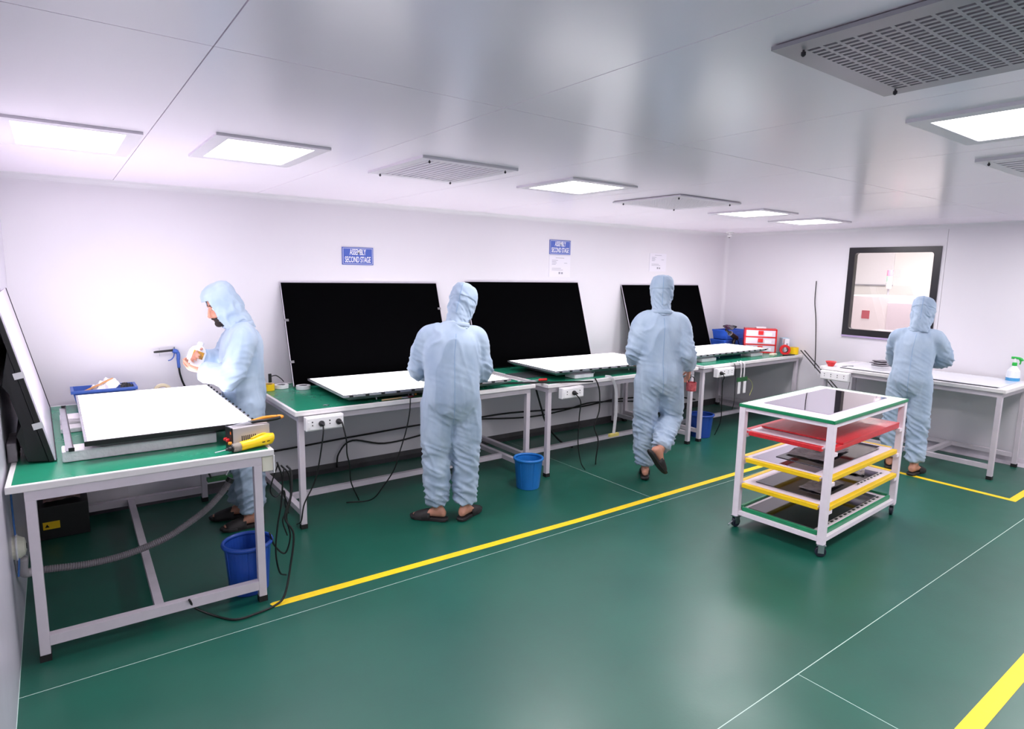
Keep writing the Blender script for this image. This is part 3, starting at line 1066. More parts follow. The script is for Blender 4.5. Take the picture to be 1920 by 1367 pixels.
obj('air_hose', T(spline([(0.024, 0, -0.115), (0.028, 0, -0.16), (0.042, 0.01, -0.22), (0.060, 0.02, -0.27), (0.065, 0.02, -0.302)], 5), 0.007, 8), m_cable, t, smooth=True)


# ------------------------------------------------------------------ people


def remeshed(bm, voxel, smooth=4):
    me = bpy.data.meshes.new('tmp')
    bmesh.ops.recalc_face_normals(bm, faces=bm.faces[:])
    bm.to_mesh(me)
    bm.free()
    o = bpy.data.objects.new('tmp', me)
    COL.objects.link(o)
    md = o.modifiers.new('r', 'REMESH')
    md.mode = 'VOXEL'
    md.voxel_size = voxel
    md.adaptivity = 0.0
    if smooth:
        sm = o.modifiers.new('s', 'SMOOTH')
        sm.factor = 0.5
        sm.iterations = smooth
    dg = bpy.context.evaluated_depsgraph_get()
    out = bpy.data.meshes.new_from_object(o.evaluated_get(dg))
    bpy.data.objects.remove(o, do_unlink=True)
    bpy.data.meshes.remove(me)
    out.materials.clear()
    return out


def loft(bm, rings, seg=20, side=V((1, 0, 0))):
    """rings: (centre, a, b, [normal]); a along side, b across"""
    pts = [V(r[0]) for r in rings]
    out = []
    n = len(pts)
    for i, r in enumerate(rings):
        t = (pts[min(i + 1, n - 1)] - pts[max(i - 1, 0)]).normalized()
        s = (side - t * side.dot(t)).normalized()
        q = t.cross(s)
        out.append([pts[i] + s * (r[1] * cos(2 * pi * k / seg)) + q * (r[2] * sin(2 * pi * k / seg)) for k in range(seg)])
    ring_tube(bm, out)


def limb(bm, pts, rad_, seg=16):
    """smooth limb through the joints; radii interpolate along the joints"""
    P = spline(pts, 6)
    n = len(pts) - 1
    R = []
    for i in range(len(P)):
        u = i / 6
        k = min(int(u), n - 1)
        f = u - k
        f = f * f * (3 - 2 * f)
        R.append(rad_[k] * (1 - f) + rad_[k + 1] * f)
    tube(bm, P, R, seg)
    for p, r in ((P[0], R[0]), (P[-1], R[-1])):
        pass


def hand(bm, wrist, fdir, pdir, curl, thumb_side, spread=0.0, scale=1.0):
    """wrist point, finger direction, palm-facing direction, curl of the fingers (radians per joint)"""
    f = V(fdir).normalized()
    p = (V(pdir) - f * V(pdir).dot(f)).normalized()
    s = f.cross(p) * thumb_side          # towards the thumb
    k = scale
    w_ = V(wrist)
    rings = []
    for d, a, b in ((-0.03, 0.026, 0.020), (0.0, 0.028, 0.018), (0.03, 0.036, 0.016), (0.065, 0.041, 0.014), (0.085, 0.038, 0.011)):
        c = w_ + f * d * k
        rings.append([c + s * (a * k * cos(2 * pi * i / 14)) + p * (b * k * sin(2 * pi * i / 14)) for i in range(14)])
    ring_tube(bm, rings)
    for off, ln, r in ((0.029, 0.072, 0.0090), (0.010, 0.080, 0.0094), (-0.010, 0.074, 0.0090), (-0.029, 0.058, 0.0080)):
        b0 = w_ + f * 0.075 * k + s * off * k
        d = (f + s * off * spread * 8).normalized()
        pts = [b0 - f * 0.015, b0]
        ang = 0.0
        pos = b0
        for frac, cu in ((0.45, curl), (0.31, curl * 1.2), (0.24, curl * 0.9)):
            ang += cu
            v = d * cos(ang) + p * sin(ang)
            pos = pos + v * ln * frac * k
            pts.append(pos)
        tube(bm, pts, [r * k, r * k, r * k * 0.96, r * k * 0.88, r * k * 0.7], 8)
        ell(bm, pts[-1], (r * k * 0.72,) * 3, u=8, v=6)
    b0 = w_ + f * 0.02 * k + s * 0.024 * k
    d = (f * 0.65 + s * 0.75).normalized()
    d2 = (f * 0.9 + s * 0.25 + p * 0.5 * min(1, curl * 2)).normalized()
    p1 = b0 + d * 0.040 * k
    p2 = p1 + d2 * 0.032 * k
    p3 = p2 + (d2 + p * 0.3 * curl).normalized() * 0.024 * k
    tube(bm, [b0 - d * 0.01, b0, p1, p2, p3], [0.012 * k, 0.013 * k, 0.0105 * k, 0.0095 * k, 0.007 * k], 8)
    ell(bm, p3, (0.0072 * k,) * 3, u=8, v=6)


def foot_frame(ankle, heading, pitch):
    """matrix: x forward, y left, z up, origin under the ankle on the sole"""
    M = Matrix.Translation(V(ankle)) @ Matrix.Rotation(heading, 4, 'Z') @ Matrix.Rotation(pitch, 4, 'Y') @ Matrix.Translation((0, 0, -0.095))
    return M


SOLE = [(-0.075, 0.0), (-0.068, 0.026), (-0.04, 0.036), (0.0, 0.034), (0.05, 0.036), (0.11, 0.047), (0.155, 0.046), (0.19, 0.032), (0.204, 0.005),
        (0.196, -0.022), (0.16, -0.040), (0.11, -0.044), (0.05, -0.036), (0.0, -0.034), (-0.04, -0.036), (-0.068, -0.026)]


def slipper(parent, M, mirror):
    pts = [(x, y * mirror) for x, y in SOLE]
    bm = NB()
    r = []
    for s, z in ((0.97, 0.0), (1.03, 0.006), (1.05, 0.018), (1.02, 0.026)):
        r.append([M @ V((0.06 + (x - 0.06) * s, y * s, z + 0.006 * max(0, (x - 0.13) / 0.07))) for x, y in pts])
    ring_tube(bm, r)
    o = obj('slipper', bm, m_slip, parent, smooth=False, bevel=0.003)
    # broad strap over the forefoot
    bm = NB()
    rings = []
    for x, h, hw in ((0.045, 0.088, 0.041), (0.07, 0.083, 0.044), (0.10, 0.074, 0.048), (0.13, 0.064, 0.049), (0.155, 0.054, 0.047), (0.172, 0.046, 0.042)):
        row = []
        for k in range(13):
            a = pi * k / 12
            row.append(M @ V((x, hw * cos(a), 0.012 + (h - 0.012) * sin(a) ** 0.7)))
        for k in range(12, -1, -1):
            a = pi * k / 12
            row.append(M @ V((x, (hw - 0.005) * cos(a), 0.010 + (h - 0.017) * sin(a) ** 0.7)))
        rings.append(row)
    ring_tube(bm, rings, cap=True)
    obj('strap', bm, m_slip, o, smooth=True)


def foot(bm, M):
    rings = []
    for x, hw, zb, zt in ((-0.062, 0.018, 0.036, 0.075), (-0.045, 0.030, 0.028, 0.10), (-0.01, 0.033, 0.027, 0.125), (0.02, 0.034, 0.027, 0.112), (0.06, 0.037, 0.027, 0.083), (0.10, 0.042, 0.027, 0.064), (0.14, 0.042, 0.027, 0.050), (0.17, 0.034, 0.027, 0.044), (0.185, 0.02, 0.030, 0.040)):
        c, h = (zb + zt) / 2, (zt - zb) / 2
        rings.append([M @ V((x, hw * cos(2 * pi * i / 14), c + h * sin(2 * pi * i / 14))) for i in range(14)])
    ring_tube(bm, rings)


def fold_noise(p, J):
    """cloth relief in metres for a point of the suit"""
    d = 0.009 * noise.noise(V((p.x * 8, p.y * 8, p.z * 1.7)))
    q = V((p.x * 9 + 5, p.y * 9, p.z * 3.2 + p.x * 5))
    q += V((noise.noise(q * 0.8), noise.noise(q * 0.8 + V((7, 1, 3))), noise.noise(q * 0.7 + V((2, 9, 4))))) * 0.55
    n = max(0.0, 1 - 2.4 * abs(noise.noise(q))) ** 2
    d += 0.017 * n * (0.45 + 0.55 * noise.noise(p * 3.1 + V((4, 4, 4)))) - 0.002
    # creases that gather round knees, ankles, elbows and crotch
    for c, rr, amp in J:
        q = (p - c).length / rr
        if q < 1:
            wgt = (1 - q * q) ** 2
            n = noise.noise(V((p.x * 7 + c.x * 7, p.y * 7 + c.y * 3, p.z * 24 + p.x * 12 + p.y * 5)))
            d += amp * wgt * (max(0.0, 1 - 2.2 * abs(n)) ** 1.6 - 0.35)
    return d


def person(label, loc, rz, P, face=False, seams=True, grp='workers in pale blue coveralls'):
    head_c = V(P['head'])
    hr = Matrix.Rotation(P['turn'], 4, 'Z') @ Matrix.Rotation(-P['nod'], 4, 'X') @ Matrix.Rotation(P['tilt'], 4, 'Y')
    HM = Matrix.Translation(head_c) @ hr
    neck = V(P['neck'])
    tor = [V(c) for c in P['torso']]          # crotch, hips, waist, chest, shoulders, neck base
    # --- skin body, one surface
    bm = NB()
    tk = min(1.0, P.get('bulk', 1.0))
    tr = ((0.12 * tk, 0.085 * tk), (0.145 * tk, 0.10 * tk), (0.13 * tk, 0.095 * tk), (0.15 * tk, 0.105 * tk), (0.12 * tk, 0.075), (0.055, 0.055))
    side = Matrix.Rotation(P.get('twist', 0), 3, 'Z') @ V((1, 0, 0))
    loft(bm, [(c, a, b) for c, (a, b) in zip(tor, tr)], 18, side)
    tube(bm, [tor[-1] - V((0, 0, 0.05)), neck, head_c - V((0, 0, 0.03))], [0.06, 0.054, 0.05], 14)
    ell(bm, HM @ V((0, -0.012, 0.025)), (0.073, 0.092, 0.092), hr.to_3x3(), 24, 16)
    ell(bm, HM @ V((0, 0.028, -0.048)), (0.055, 0.062, 0.068), hr.to_3x3(), 20, 12)
    ell(bm, HM @ V((0, 0.075, -0.095)), (0.026, 0.022, 0.02), hr.to_3x3())
    tube(bm, [HM @ V((0, 0.082, 0.012)), HM @ V((0, 0.097, -0.015)), HM @ V((0, 0.106, -0.034)), HM @ V((0, 0.088, -0.046))], [0.010, 0.012, 0.014, 0.010], 10)
    ell(bm, HM @ V((0, 0.106, -0.034)), (0.0145, 0.013, 0.012), hr.to_3x3(), 10, 8)
    tube(bm, [HM @ V((-0.022, 0.080, -0.068)), HM @ V((0, 0.090, -0.067)), HM @ V((0.022, 0.080, -0.068))], [0.006, 0.010, 0.006], 8)
    for s in (-1, 1):
        ell(bm, HM @ V((s * 0.030, 0.074, 0.024)), (0.022, 0.014, 0.009), hr.to_3x3(), 10, 8)
        ell(bm, HM @ V((s * 0.073, -0.008, -0.01)), (0.008, 0.018, 0.030), hr.to_3x3(), 10, 8)
    for sd, thumb in (('L', 1), ('R', -1)):
        s_, e_, w_ = (V(x) for x in P['arm' + sd])
        limb(bm, [s_, e_, w_], [0.052, 0.040, 0.027], 12)
        h = P['hand' + sd]
        hand(bm, w_, h[0], h[1], h[2], h[3], 0.1)
        h_, k_, a_ = (V(x) for x in P['leg' + sd])
        limb(bm, [h_, k_, a_], [0.074 * tk, 0.055 * tk, 0.036], 12)
        foot(bm, foot_frame(a_, *P['foot' + sd]))
    me = remeshed(bm, 0.0055, 5)
    body = obj('person', me, m_skin, None, True, loc=loc, rot=(0, 0, rz))
    tag(body, label, 'person', grp)
    # --- coverall
    bm = NB()
    b_ = P.get('bulk', 1.0)
    prof_t = ((-0.2, 0.10, 0.07), (0, 0.155, 0.108), (0.5, 0.188, 0.134), (1, 0.197, 0.148), (1.5, 0.196, 0.152), (2, 0.192, 0.148), (2.6, 0.196, 0.150), (3, 0.200, 0.150),
              (3.5, 0.194, 0.142), (3.85, 0.172, 0.122), (4.15, 0.142, 0.104), (4.55, 0.106, 0.09), (5, 0.080, 0.076))
    rings = []
    for u, a, b in prof_t:
        k = max(0, min(4, int(u)))
        rings.append((tor[k].lerp(tor[k + 1], u - k), a * b_, b * b_))
    loft(bm, rings, 28, side)
    J = []
    for sd in 'LR':
        s_, e_, w_ = (V(x) for x in P['arm' + sd])
        m1, m2 = (s_ + e_) / 2, (e_ + w_) / 2
        inn = s_.lerp(tor[4], 0.55) + V((0, 0, 0.012))
        limb(bm, [inn, s_, m1, e_, m2, e_.lerp(w_, 0.97)], [0.070, 0.082, 0.084, 0.077, 0.070, P.get('cuff', 0.054)], 16)
        ell(bm, e_, (0.075,) * 3, u=14, v=10)
        h_, k_, a_ = (V(x) for x in P['leg' + sd])
        limb(bm, [h_ + V((0, 0, 0.10)), h_, h_.lerp(k_, 0.5), k_, k_.lerp(a_, 0.5), k_.lerp(a_, 0.93)], [0.085, 0.116 * b_, 0.114 * b_, 0.100 * min(1, b_ + 0.08), 0.095 * min(1, b_ + 0.08), 0.080], 18)
        ell(bm, k_, (0.096,) * 3, u=14, v=10)
        J += [(e_, 0.18, 0.020), (k_, 0.24, 0.022), (k_.lerp(a_, 0.75), 0.22, 0.026), (s_.lerp(e_, 0.25) - V((0, 0, 0.03)), 0.15, 0.014)]
    J.append((tor[0], 0.26, 0.014))
    J.append((tor[2], 0.24, 0.009))
    me = remeshed(bm, 0.0095, 24)
    nrm = [v.normal.copy() for v in me.vertices]
    for v, n in zip(me.vertices, nrm):
        v.co = v.co + n * fold_noise(v.co, J)
    suit = obj('coverall', me, m_cloth, body, True)
    # --- hood
    bm = NB()
    prof = P.get('hood') or [(0.142, 0.020, 0.022, -0.02), (0.139, 0.050, 0.060, -0.018), (0.126, 0.078, 0.094, -0.014), (0.100, 0.092, 0.112, -0.010), (0.06, 0.098, 0.120, -0.006), (0.030, 0.099, 0.121, -0.005),
                             (0.022, 0.094, 0.116, -0.004), (-0.01, 0.092, 0.113, -0.004), (-0.04, 0.090, 0.108, -0.004), (-0.07, 0.085, 0.100, -0.004), (-0.10, 0.079, 0.091, -0.006), (-0.13, 0.076, 0.084, -0.008), (-0.16, 0.080, 0.082, -0.010), (-0.195, 0.092, 0.086, -0.010)]
    seg = 72
    fine = []
    for (z0, a0, b0, y0), (z1, a1, b1, y1) in zip(prof[:-1], prof[1:]):
        for k in range(4):
            f = k / 4
            fine.append((z0 + (z1 - z0) * f, a0 + (a1 - a0) * f, b0 + (b1 - b0) * f, y0 + (y1 - y0) * f))
    prof0, prof = prof, fine + [prof[-1]]
    rows = []
    base = neck - V((0, 0, 0.0))
    for z, a, b, yo in prof:
        row = []
        wgt = min(1.0, max(0.0, (z + 0.20) / 0.12))
        for k in range(seg):
            an = 2 * pi * k / seg + pi / 2
            lp = V((a * cos(an), yo + b * sin(an), z))
            hp = HM @ lp
            bp = base + V((lp.x, lp.y, (z + 0.195) * 0.5 - 0.03))
            p = hp * wgt + bp * (1 - wgt)
            c = (head_c * wgt + base * (1 - wgt))
            dirn = (p - c).normalized()
            q = V((p.x * 15, p.y * 15, p.z * 20 + p.x * 20))
            q += V((noise.noise(q), noise.noise(q + V((3, 5, 1))), noise.noise(q + V((8, 2, 6))))) * 0.5
            lowf = max(0.0, min(1.0, (0.06 - z) / 0.1))
            p += dirn * (0.007 * noise.noise(q * 0.45) + (0.35 + lowf) * 0.012 * (max(0.0, 1 - 2.3 * abs(noise.noise(q))) ** 1.5 - 0.3))
            row.append(bm.verts.new(p))
        rows.append(row)
    half = P.get('opening', 50)
    for i in range(len(rows) - 1):
        zm = (prof[i][0] + prof[i + 1][0]) / 2
        for k in range(seg):
            ang = ((k + 0.5) * 360 / seg + 180) % 360 - 180
            lim = half if zm > -0.05 else half * (1 - (-0.05 - zm) / 0.16)
            if abs(ang) < lim and -0.135 < zm < 0.068:
                continue
            bm.faces.new((rows[i][k], rows[i][(k + 1) % seg], rows[i + 1][(k + 1) % seg], rows[i + 1][k]))
    bm.faces.new(rows[0])
    hbv = BVHTree.FromBMesh(bm)
    ho = obj('hood', bm, m_cloth, body, True)
    sd_ = ho.modifiers.new('s', 'SUBSURF')
    sd_.levels = sd_.render_levels = 1
    so = ho.modifiers.new('t', 'SOLIDIFY')
    so.thickness = 0.004
    so.offset = -1
    # collar band
    bm = NB()
    c0 = base + V((0, -0.006, -0.016))
    rr = []
    for r, z in ((0.094, -0.018), (0.095, 0.0), (0.091, 0.016), (0.084, 0.018), (0.084, -0.016)):
        rr.append([c0 + V((r * cos(2 * pi * i / 28), r * 0.95 * sin(2 * pi * i / 28), z + 0.01 * sin(2 * pi * i / 28 + 3.5))) for i in range(28)])
    vs = [[bm.verts.new(p) for p in r] for r in rr]
    vs.append(vs[0])
    for a, b in zip(vs[:-1], vs[1:]):
        for i in range(28):
            j = (i + 1) % 28
            bm.faces.new((a[i], a[j], b[j], b[i]))
    obj('collar', bm, m_cloth, body, True)
    # stitched seam down the back and over the hood
    if seams:
        bv = BVHTree.FromPolygons([v.co for v in me.vertices], [p.vertices[:] for p in me.polygons])
        pts = []
        zz = tor[0].z - 0.02
        while zz < tor[4].z + 0.02:
            f = 0
            cx = 0.0
            for a, b in zip(tor[:-1], tor[1:]):
                if a.z <= zz <= b.z:
                    cx = a.lerp(b, (zz - a.z) / (b.z - a.z)).x
            hit = bv.ray_cast(V((cx, -1.5, zz)), V((0, 1, 0)))
            if hit[0] is not None:
                pts.append(hit[0] + V((0, -0.0005, 0)))
            zz += 0.02
        if len(pts) > 4:
            obj('back_seam', T(pts, 0.0018, 6), mat('darker seam cloth', (138, 166, 200), 0.8), suit, smooth=True)
        pts = []
        zz = 0.13
        while zz > -0.11:
            hit = hbv.ray_cast(HM @ V((0, -0.5, zz)), hr.to_3x3() @ V((0, 1, 0)))
            if hit[0] is not None:
                pts.append(hit[0])
            zz -= 0.012
        obj('hood_seam', T(pts, 0.002, 6), mat('darker seam cloth', (138, 166, 200), 0.8), ho, smooth=True)
    for sd, mir in (('L', 1), ('R', -1)):
        slipper(body, foot_frame(V(P['leg' + sd][2]), *P['foot' + sd]), mir)
    for s in (-1, 1):
        bm = NB()
        ell(bm, HM @ V((s * 0.030, 0.0625, 0.006)), (0.0115,) * 3, hr.to_3x3(), 12, 8)
        e = obj('eye', bm, mat('eye white', (232, 228, 224), 0.2), body, smooth=True)
        bm = NB()
        ell(bm, HM @ V((s * 0.030, 0.0722, 0.004)), (0.0060, 0.0035, 0.0060), hr.to_3x3(), 10, 6)
        obj('iris', bm, m_hair, e, smooth=True)
        obj('eyebrow', T([HM @ V((s * 0.014, 0.078, 0.027)), HM @ V((s * 0.032, 0.079, 0.032)), HM @ V((s * 0.050, 0.066, 0.027))], [(0.004, 0.003), (0.005, 0.004), (0.003, 0.003)], 8), m_hair, body, smooth=True)
    if face:
        bm = NB()
        ell(bm, HM @ V((0, 0.030, -0.064)), (0.059, 0.066, 0.060), hr.to_3x3(), 24, 16)
        ell(bm, HM @ V((0, 0.074, -0.098)), (0.032, 0.028, 0.026), hr.to_3x3(), 16, 10)
        for f in [f for f in bm.faces if (HM.inverted() @ f.calc_center_median()).z > -0.058 + max(0, 0.5 * (0.05 - (HM.inverted() @ f.calc_center_median()).y))]:
            bm.faces.remove(f)
        obj('beard', bm, m_hair, body, smooth=True)
        obj('moustache', T([HM @ V((-0.028, 0.082, -0.066)), HM @ V((-0.012, 0.097, -0.056)), HM @ V((0, 0.100, -0.053)), HM @ V((0.012, 0.097, -0.056)), HM @ V((0.028, 0.082, -0.066))], [0.003, 0.006, 0.005, 0.006, 0.003], 8), m_hair, body, smooth=True)
    return body


def pose(h=1.69, **k):
    s = h / 1.69
    d = dict(head=(0, 0.03, 1.560 * s), neck=(0, -0.005, 1.425 * s), turn=0, nod=0.2, tilt=0,
             torso=[(0, 0, 0.78 * s), (0, -0.005, 0.90 * s), (0, 0, 1.02 * s), (0, 0, 1.22 * s), (0, 0, 1.36 * s), (0, 0, 1.425 * s)],
             armL=[(-0.155, 0, 1.325 * s), (-0.21, 0.02, 1.08 * s), (-0.20, 0.25, 0.98 * s)],
             armR=[(0.155, 0, 1.325 * s), (0.21, 0.02, 1.08 * s), (0.20, 0.25, 0.98 * s)],
             handL=((0.3, 0.95, -0.2), (0, 0, -1), 0.35, -1), handR=((-0.3, 0.95, -0.2), (0, 0, -1), 0.35, 1),
             legL=[(-0.095, 0, 0.86 * s), (-0.105, 0.02, 0.47 * s), (-0.11, -0.01, 0.095)],
             legR=[(0.095, 0, 0.86 * s), (0.105, 0.02, 0.47 * s), (0.11, -0.01, 0.095)],
             footL=(rad(100), 0.0), footR=(rad(80), 0.0))
    d.update(k)
    return d


# the man in profile, holding a white bottle
person('bearded man in pale blue hooded coverall reading a white bottle by the near bench', (0.995, 4.45, 0), rad(84),
       pose(1.69, bulk=0.92, head=(0, 0.095, 1.530), neck=(0, 0.0, 1.412), nod=0.45, turn=rad(4),
            torso=[(0, -0.015, 0.78), (0, -0.015, 0.90), (0, -0.01, 1.02), (0, -0.01, 1.22), (0, -0.008, 1.35), (0, 0.0, 1.42)],
            armL=[(-0.155, -0.01, 1.320), (-0.205, 0.085, 1.075), (-0.125, 0.255, 1.120)],
            armR=[(0.155, -0.01, 1.320), (0.225, 0.09, 1.13), (0.06, 0.235, 1.185)],
            handL=((0.55, 0.80, 0.15), (0.45, -0.25, 0.85), 0.55, -1),
            handR=((-0.75, 0.55, 0.25), (-0.5, -0.6, -0.5), 0.55, 1),
            cuff=0.062, opening=44,
            legL=[(-0.095, -0.03, 0.86), (-0.10, -0.005, 0.47), (-0.10, -0.02, 0.095)],
            legR=[(0.095, -0.03, 0.86), (0.10, 0.0, 0.47), (0.11, 0.03, 0.095)],
            footL=(rad(92), 0), footR=(rad(82), 0),
            hood=[(0.152, 0.010, 0.012, -0.024), (0.145, 0.045, 0.050, -0.022), (0.130, 0.072, 0.080, -0.016), (0.103, 0.090, 0.102, -0.010), (0.06, 0.098, 0.114, -0.006),
                  (0.01, 0.098, 0.114, -0.006), (-0.04, 0.095, 0.109, -0.008), (-0.085, 0.090, 0.100, -0.010), (-0.12, 0.088, 0.098, -0.012), (-0.155, 0.086, 0.090, -0.012), (-0.195, 0.096, 0.092, -0.010)]),
       face=True)

# stooping over the first lit panel
person('worker in pale blue coverall stooping over the bench under the first sign, back turned', (2.215, 3.70, 0), rad(-24),
       pose(1.69, head=(0.085, 0.11, 1.545), neck=(0.035, 0.035, 1.425), nod=0.45, turn=rad(-18), tilt=0.16, bulk=1.02,
            torso=[(0, 0, 0.76), (0, -0.03, 0.90), (0, -0.025, 1.04), (0.0, 0.0, 1.22), (0.015, 0.02, 1.35), (0.03, 0.035, 1.425)],
            armL=[(-0.155, 0.04, 1.325), (-0.225, 0.12, 1.10), (-0.12, 0.36, 1.02)],
            armR=[(0.175, 0.04, 1.315), (0.225, 0.06, 1.07), (0.15, 0.33, 0.99)],
            legL=[(-0.10, 0, 0.85), (-0.105, 0.0, 0.47), (-0.10, -0.01, 0.095)],
            legR=[(0.10, 0, 0.85), (0.105, 0.0, 0.47), (0.10, -0.01, 0.095)],
            footL=(rad(155), 0), footR=(rad(50), 0)))

# walking away along the benches
person('worker in pale blue coverall walking past the middle bench with a red pot in hand', (4.10, 3.44, 0), rad(-38),
       pose(1.77, head=(0.0, 0.04, 1.635), neck=(0.0, 0.0, 1.49), nod=0.12, turn=rad(-8),
            torso=[(0.02, 0, 0.81), (0.01, -0.01, 0.94), (0.0, 0, 1.06), (0, 0, 1.28), (0, 0, 1.42), (0, 0, 1.49)],
            armL=[(-0.15, 0, 1.385), (-0.215, -0.01, 1.14), (-0.18, 0.20, 1.03)],
            armR=[(0.155, 0, 1.385), (0.215, -0.05, 1.145), (0.270, 0.05, 0.985)],
            handR=((0.0, 0.35, -0.95), (-1, 0.0, 0.0), 0.5, 1),
            legL=[(-0.085, 0, 0.90), (-0.08, 0.07, 0.50), (-0.055, 0.08, 0.10)],
            legR=[(0.105, 0, 0.90), (0.15, 0.10, 0.55), (0.0, -0.22, 0.345)],
            footL=(rad(80), 0.0), footR=(rad(28), rad(52))))

# at the far bench under the window
person('worker in pale blue coverall leaning over the white bench under the window', (6.31, 2.345, 0), rad(-76),
       pose(1.62, bulk=0.82, head=(0.02, 0.16, 1.475), neck=(0.015, 0.10, 1.345), nod=0.5, turn=rad(0),
            torso=[(0, 0.0, 0.74), (0, -0.02, 0.86), (0, 0.0, 0.98), (0, 0.05, 1.16), (0.01, 0.085, 1.285), (0.015, 0.10, 1.345)],
            armL=[(-0.14, 0.09, 1.245), (-0.16, 0.22, 1.03), (-0.10, 0.42, 0.97)],
            armR=[(0.15, 0.09, 1.245), (0.225, 0.19, 1.06), (0.13, 0.38, 1.0)],
            legL=[(-0.09, 0, 0.82), (-0.10, 0.04, 0.45), (-0.10, 0.06, 0.095)],
            legR=[(0.09, 0, 0.82), (0.10, 0.0, 0.45), (0.11, -0.05, 0.095)],
            footL=(rad(95), 0), footR=(rad(75), 0)))

# things held
t = thing('white_bottle', 'white plastic bottle with a yellow picture label in the bearded man\'s hands', 'bottle', (0.735, 4.50, 1.195), rot=(rad(-14), rad(24), 0))
bm = NB()
ring_tube(bm, [[V((x, y, z)) for x, y in rrect(-a, -b, a, b, min(a, b) * 0.7, 4)] for a, b, z in
               ((0.045, 0.028, -0.075), (0.052, 0.033, -0.068), (0.052, 0.033, 0.03), (0.040, 0.027, 0.055), (0.02, 0.02, 0.068), (0.018, 0.018, 0.075))])
obj('bottle_body', bm, m_white, t, smooth=False, bevel=0.004)
obj('cap', lathe(NB(), [(0.02, 0.074), (0.02, 0.092), (0.016, 0.095)], 16), m_white, t)
obj('picture_label', B((-0.032, -0.0352, -0.02), (0.034, -0.033, 0.028)), mat('picture print', (60, 40, 36), 0.5, col2=(244, 176, 50), vscale=45), t)

t = thing('red_pot', 'small red pot held in the walking worker\'s hand', 'pot', (4.392, 3.318, 0.795))
bm = NB()
lathe(bm, [(0.040, 0.0), (0.043, 0.004), (0.044, 0.075), (0.040, 0.075), (0.038, 0.008)], 24)
obj('pot_body', bm, mat('marbled red plastic', (150, 30, 44), 0.35, col2=(226, 120, 124), vscale=40), t, smooth=False)
obj('wire_handle', T(spline([(-0.036, 0, 0.07), (-0.034, 0, 0.105), (0.0, 0, 0.125), (0.034, 0, 0.105), (0.036, 0, 0.07)], 5), 0.004, 6), m_black, t, smooth=True)

# ------------------------------------------------------------------ trolley
TW, TD = 1.225, 0.645
t = thing('trolley', 'white steel trolley with five taped shelves on castors', 'trolley', (4.445, 2.175, 0), rz=rad(3.0))
m_cart = mat('white cart paint', (236, 224, 234), 0.4, var=0.04, vscale=12)
k = 0.022
for sx in (-1, 1):
    for sy in (-1, 1):
        px, py = sx * (TW / 2 - k), sy * (TD / 2 - k)
        obj('leg', B((px - k, py - k, 0.085), (px + k, py + k, 0.885)), m_cart, t, bevel=0.003)
        c = thing('castor', '', '', (px, py, 0))
        del c['label'], c['category']
        c.parent = t
        bm = NB()
        box(bm, (-0.028, -0.022, 0.078), (0.028, 0.022, 0.086))
        for s in (-1, 1):
            box(bm, (-0.018, s * 0.017 - 0.002, 0.028), (0.018, s * 0.017 + 0.002, 0.08))
        obj('fork', bm, m_steel, c)
        obj('wheel', lathe(NB(), [(0.012, -0.012), (0.030, -0.012), (0.035, -0.008), (0.035, 0.008), (0.030, 0.012), (0.012, 0.012)], 20, Matrix.Translation((0, 0, 0.0352)) @ Matrix.Rotation(rad(90), 4, 'X')), mat('blue black wheel', (22, 26, 44), 0.5), c)
        if sx < 0 and sy > 0:
            obj('brake_lever', T([(-0.02, 0, 0.05), (-0.06, 0, 0.03), (-0.075, -0.01, 0.028)], 0.005), m_steel, c)
        c.rotation_euler = (0, 0, rad(35 * sx + 20 * sy))
green_t = mat('green edge tape', (22, 132, 86), 0.35, var=0.12, vscale=14)
redfilm = mat('red wrapping film', (210, 44, 52), 0.28, var=0.12, vscale=4, stretch=(1, 14, 1), bump=0.15, bscale=9)
levels = [('top', 0.895, green_t, 0.0), ('red', 0.715, redfilm, -0.02), ('y1', 0.520, m_yellow, -0.015), ('y2', 0.335, m_yellow, -0.005), ('bot', 0.140, green_t, -0.028)]
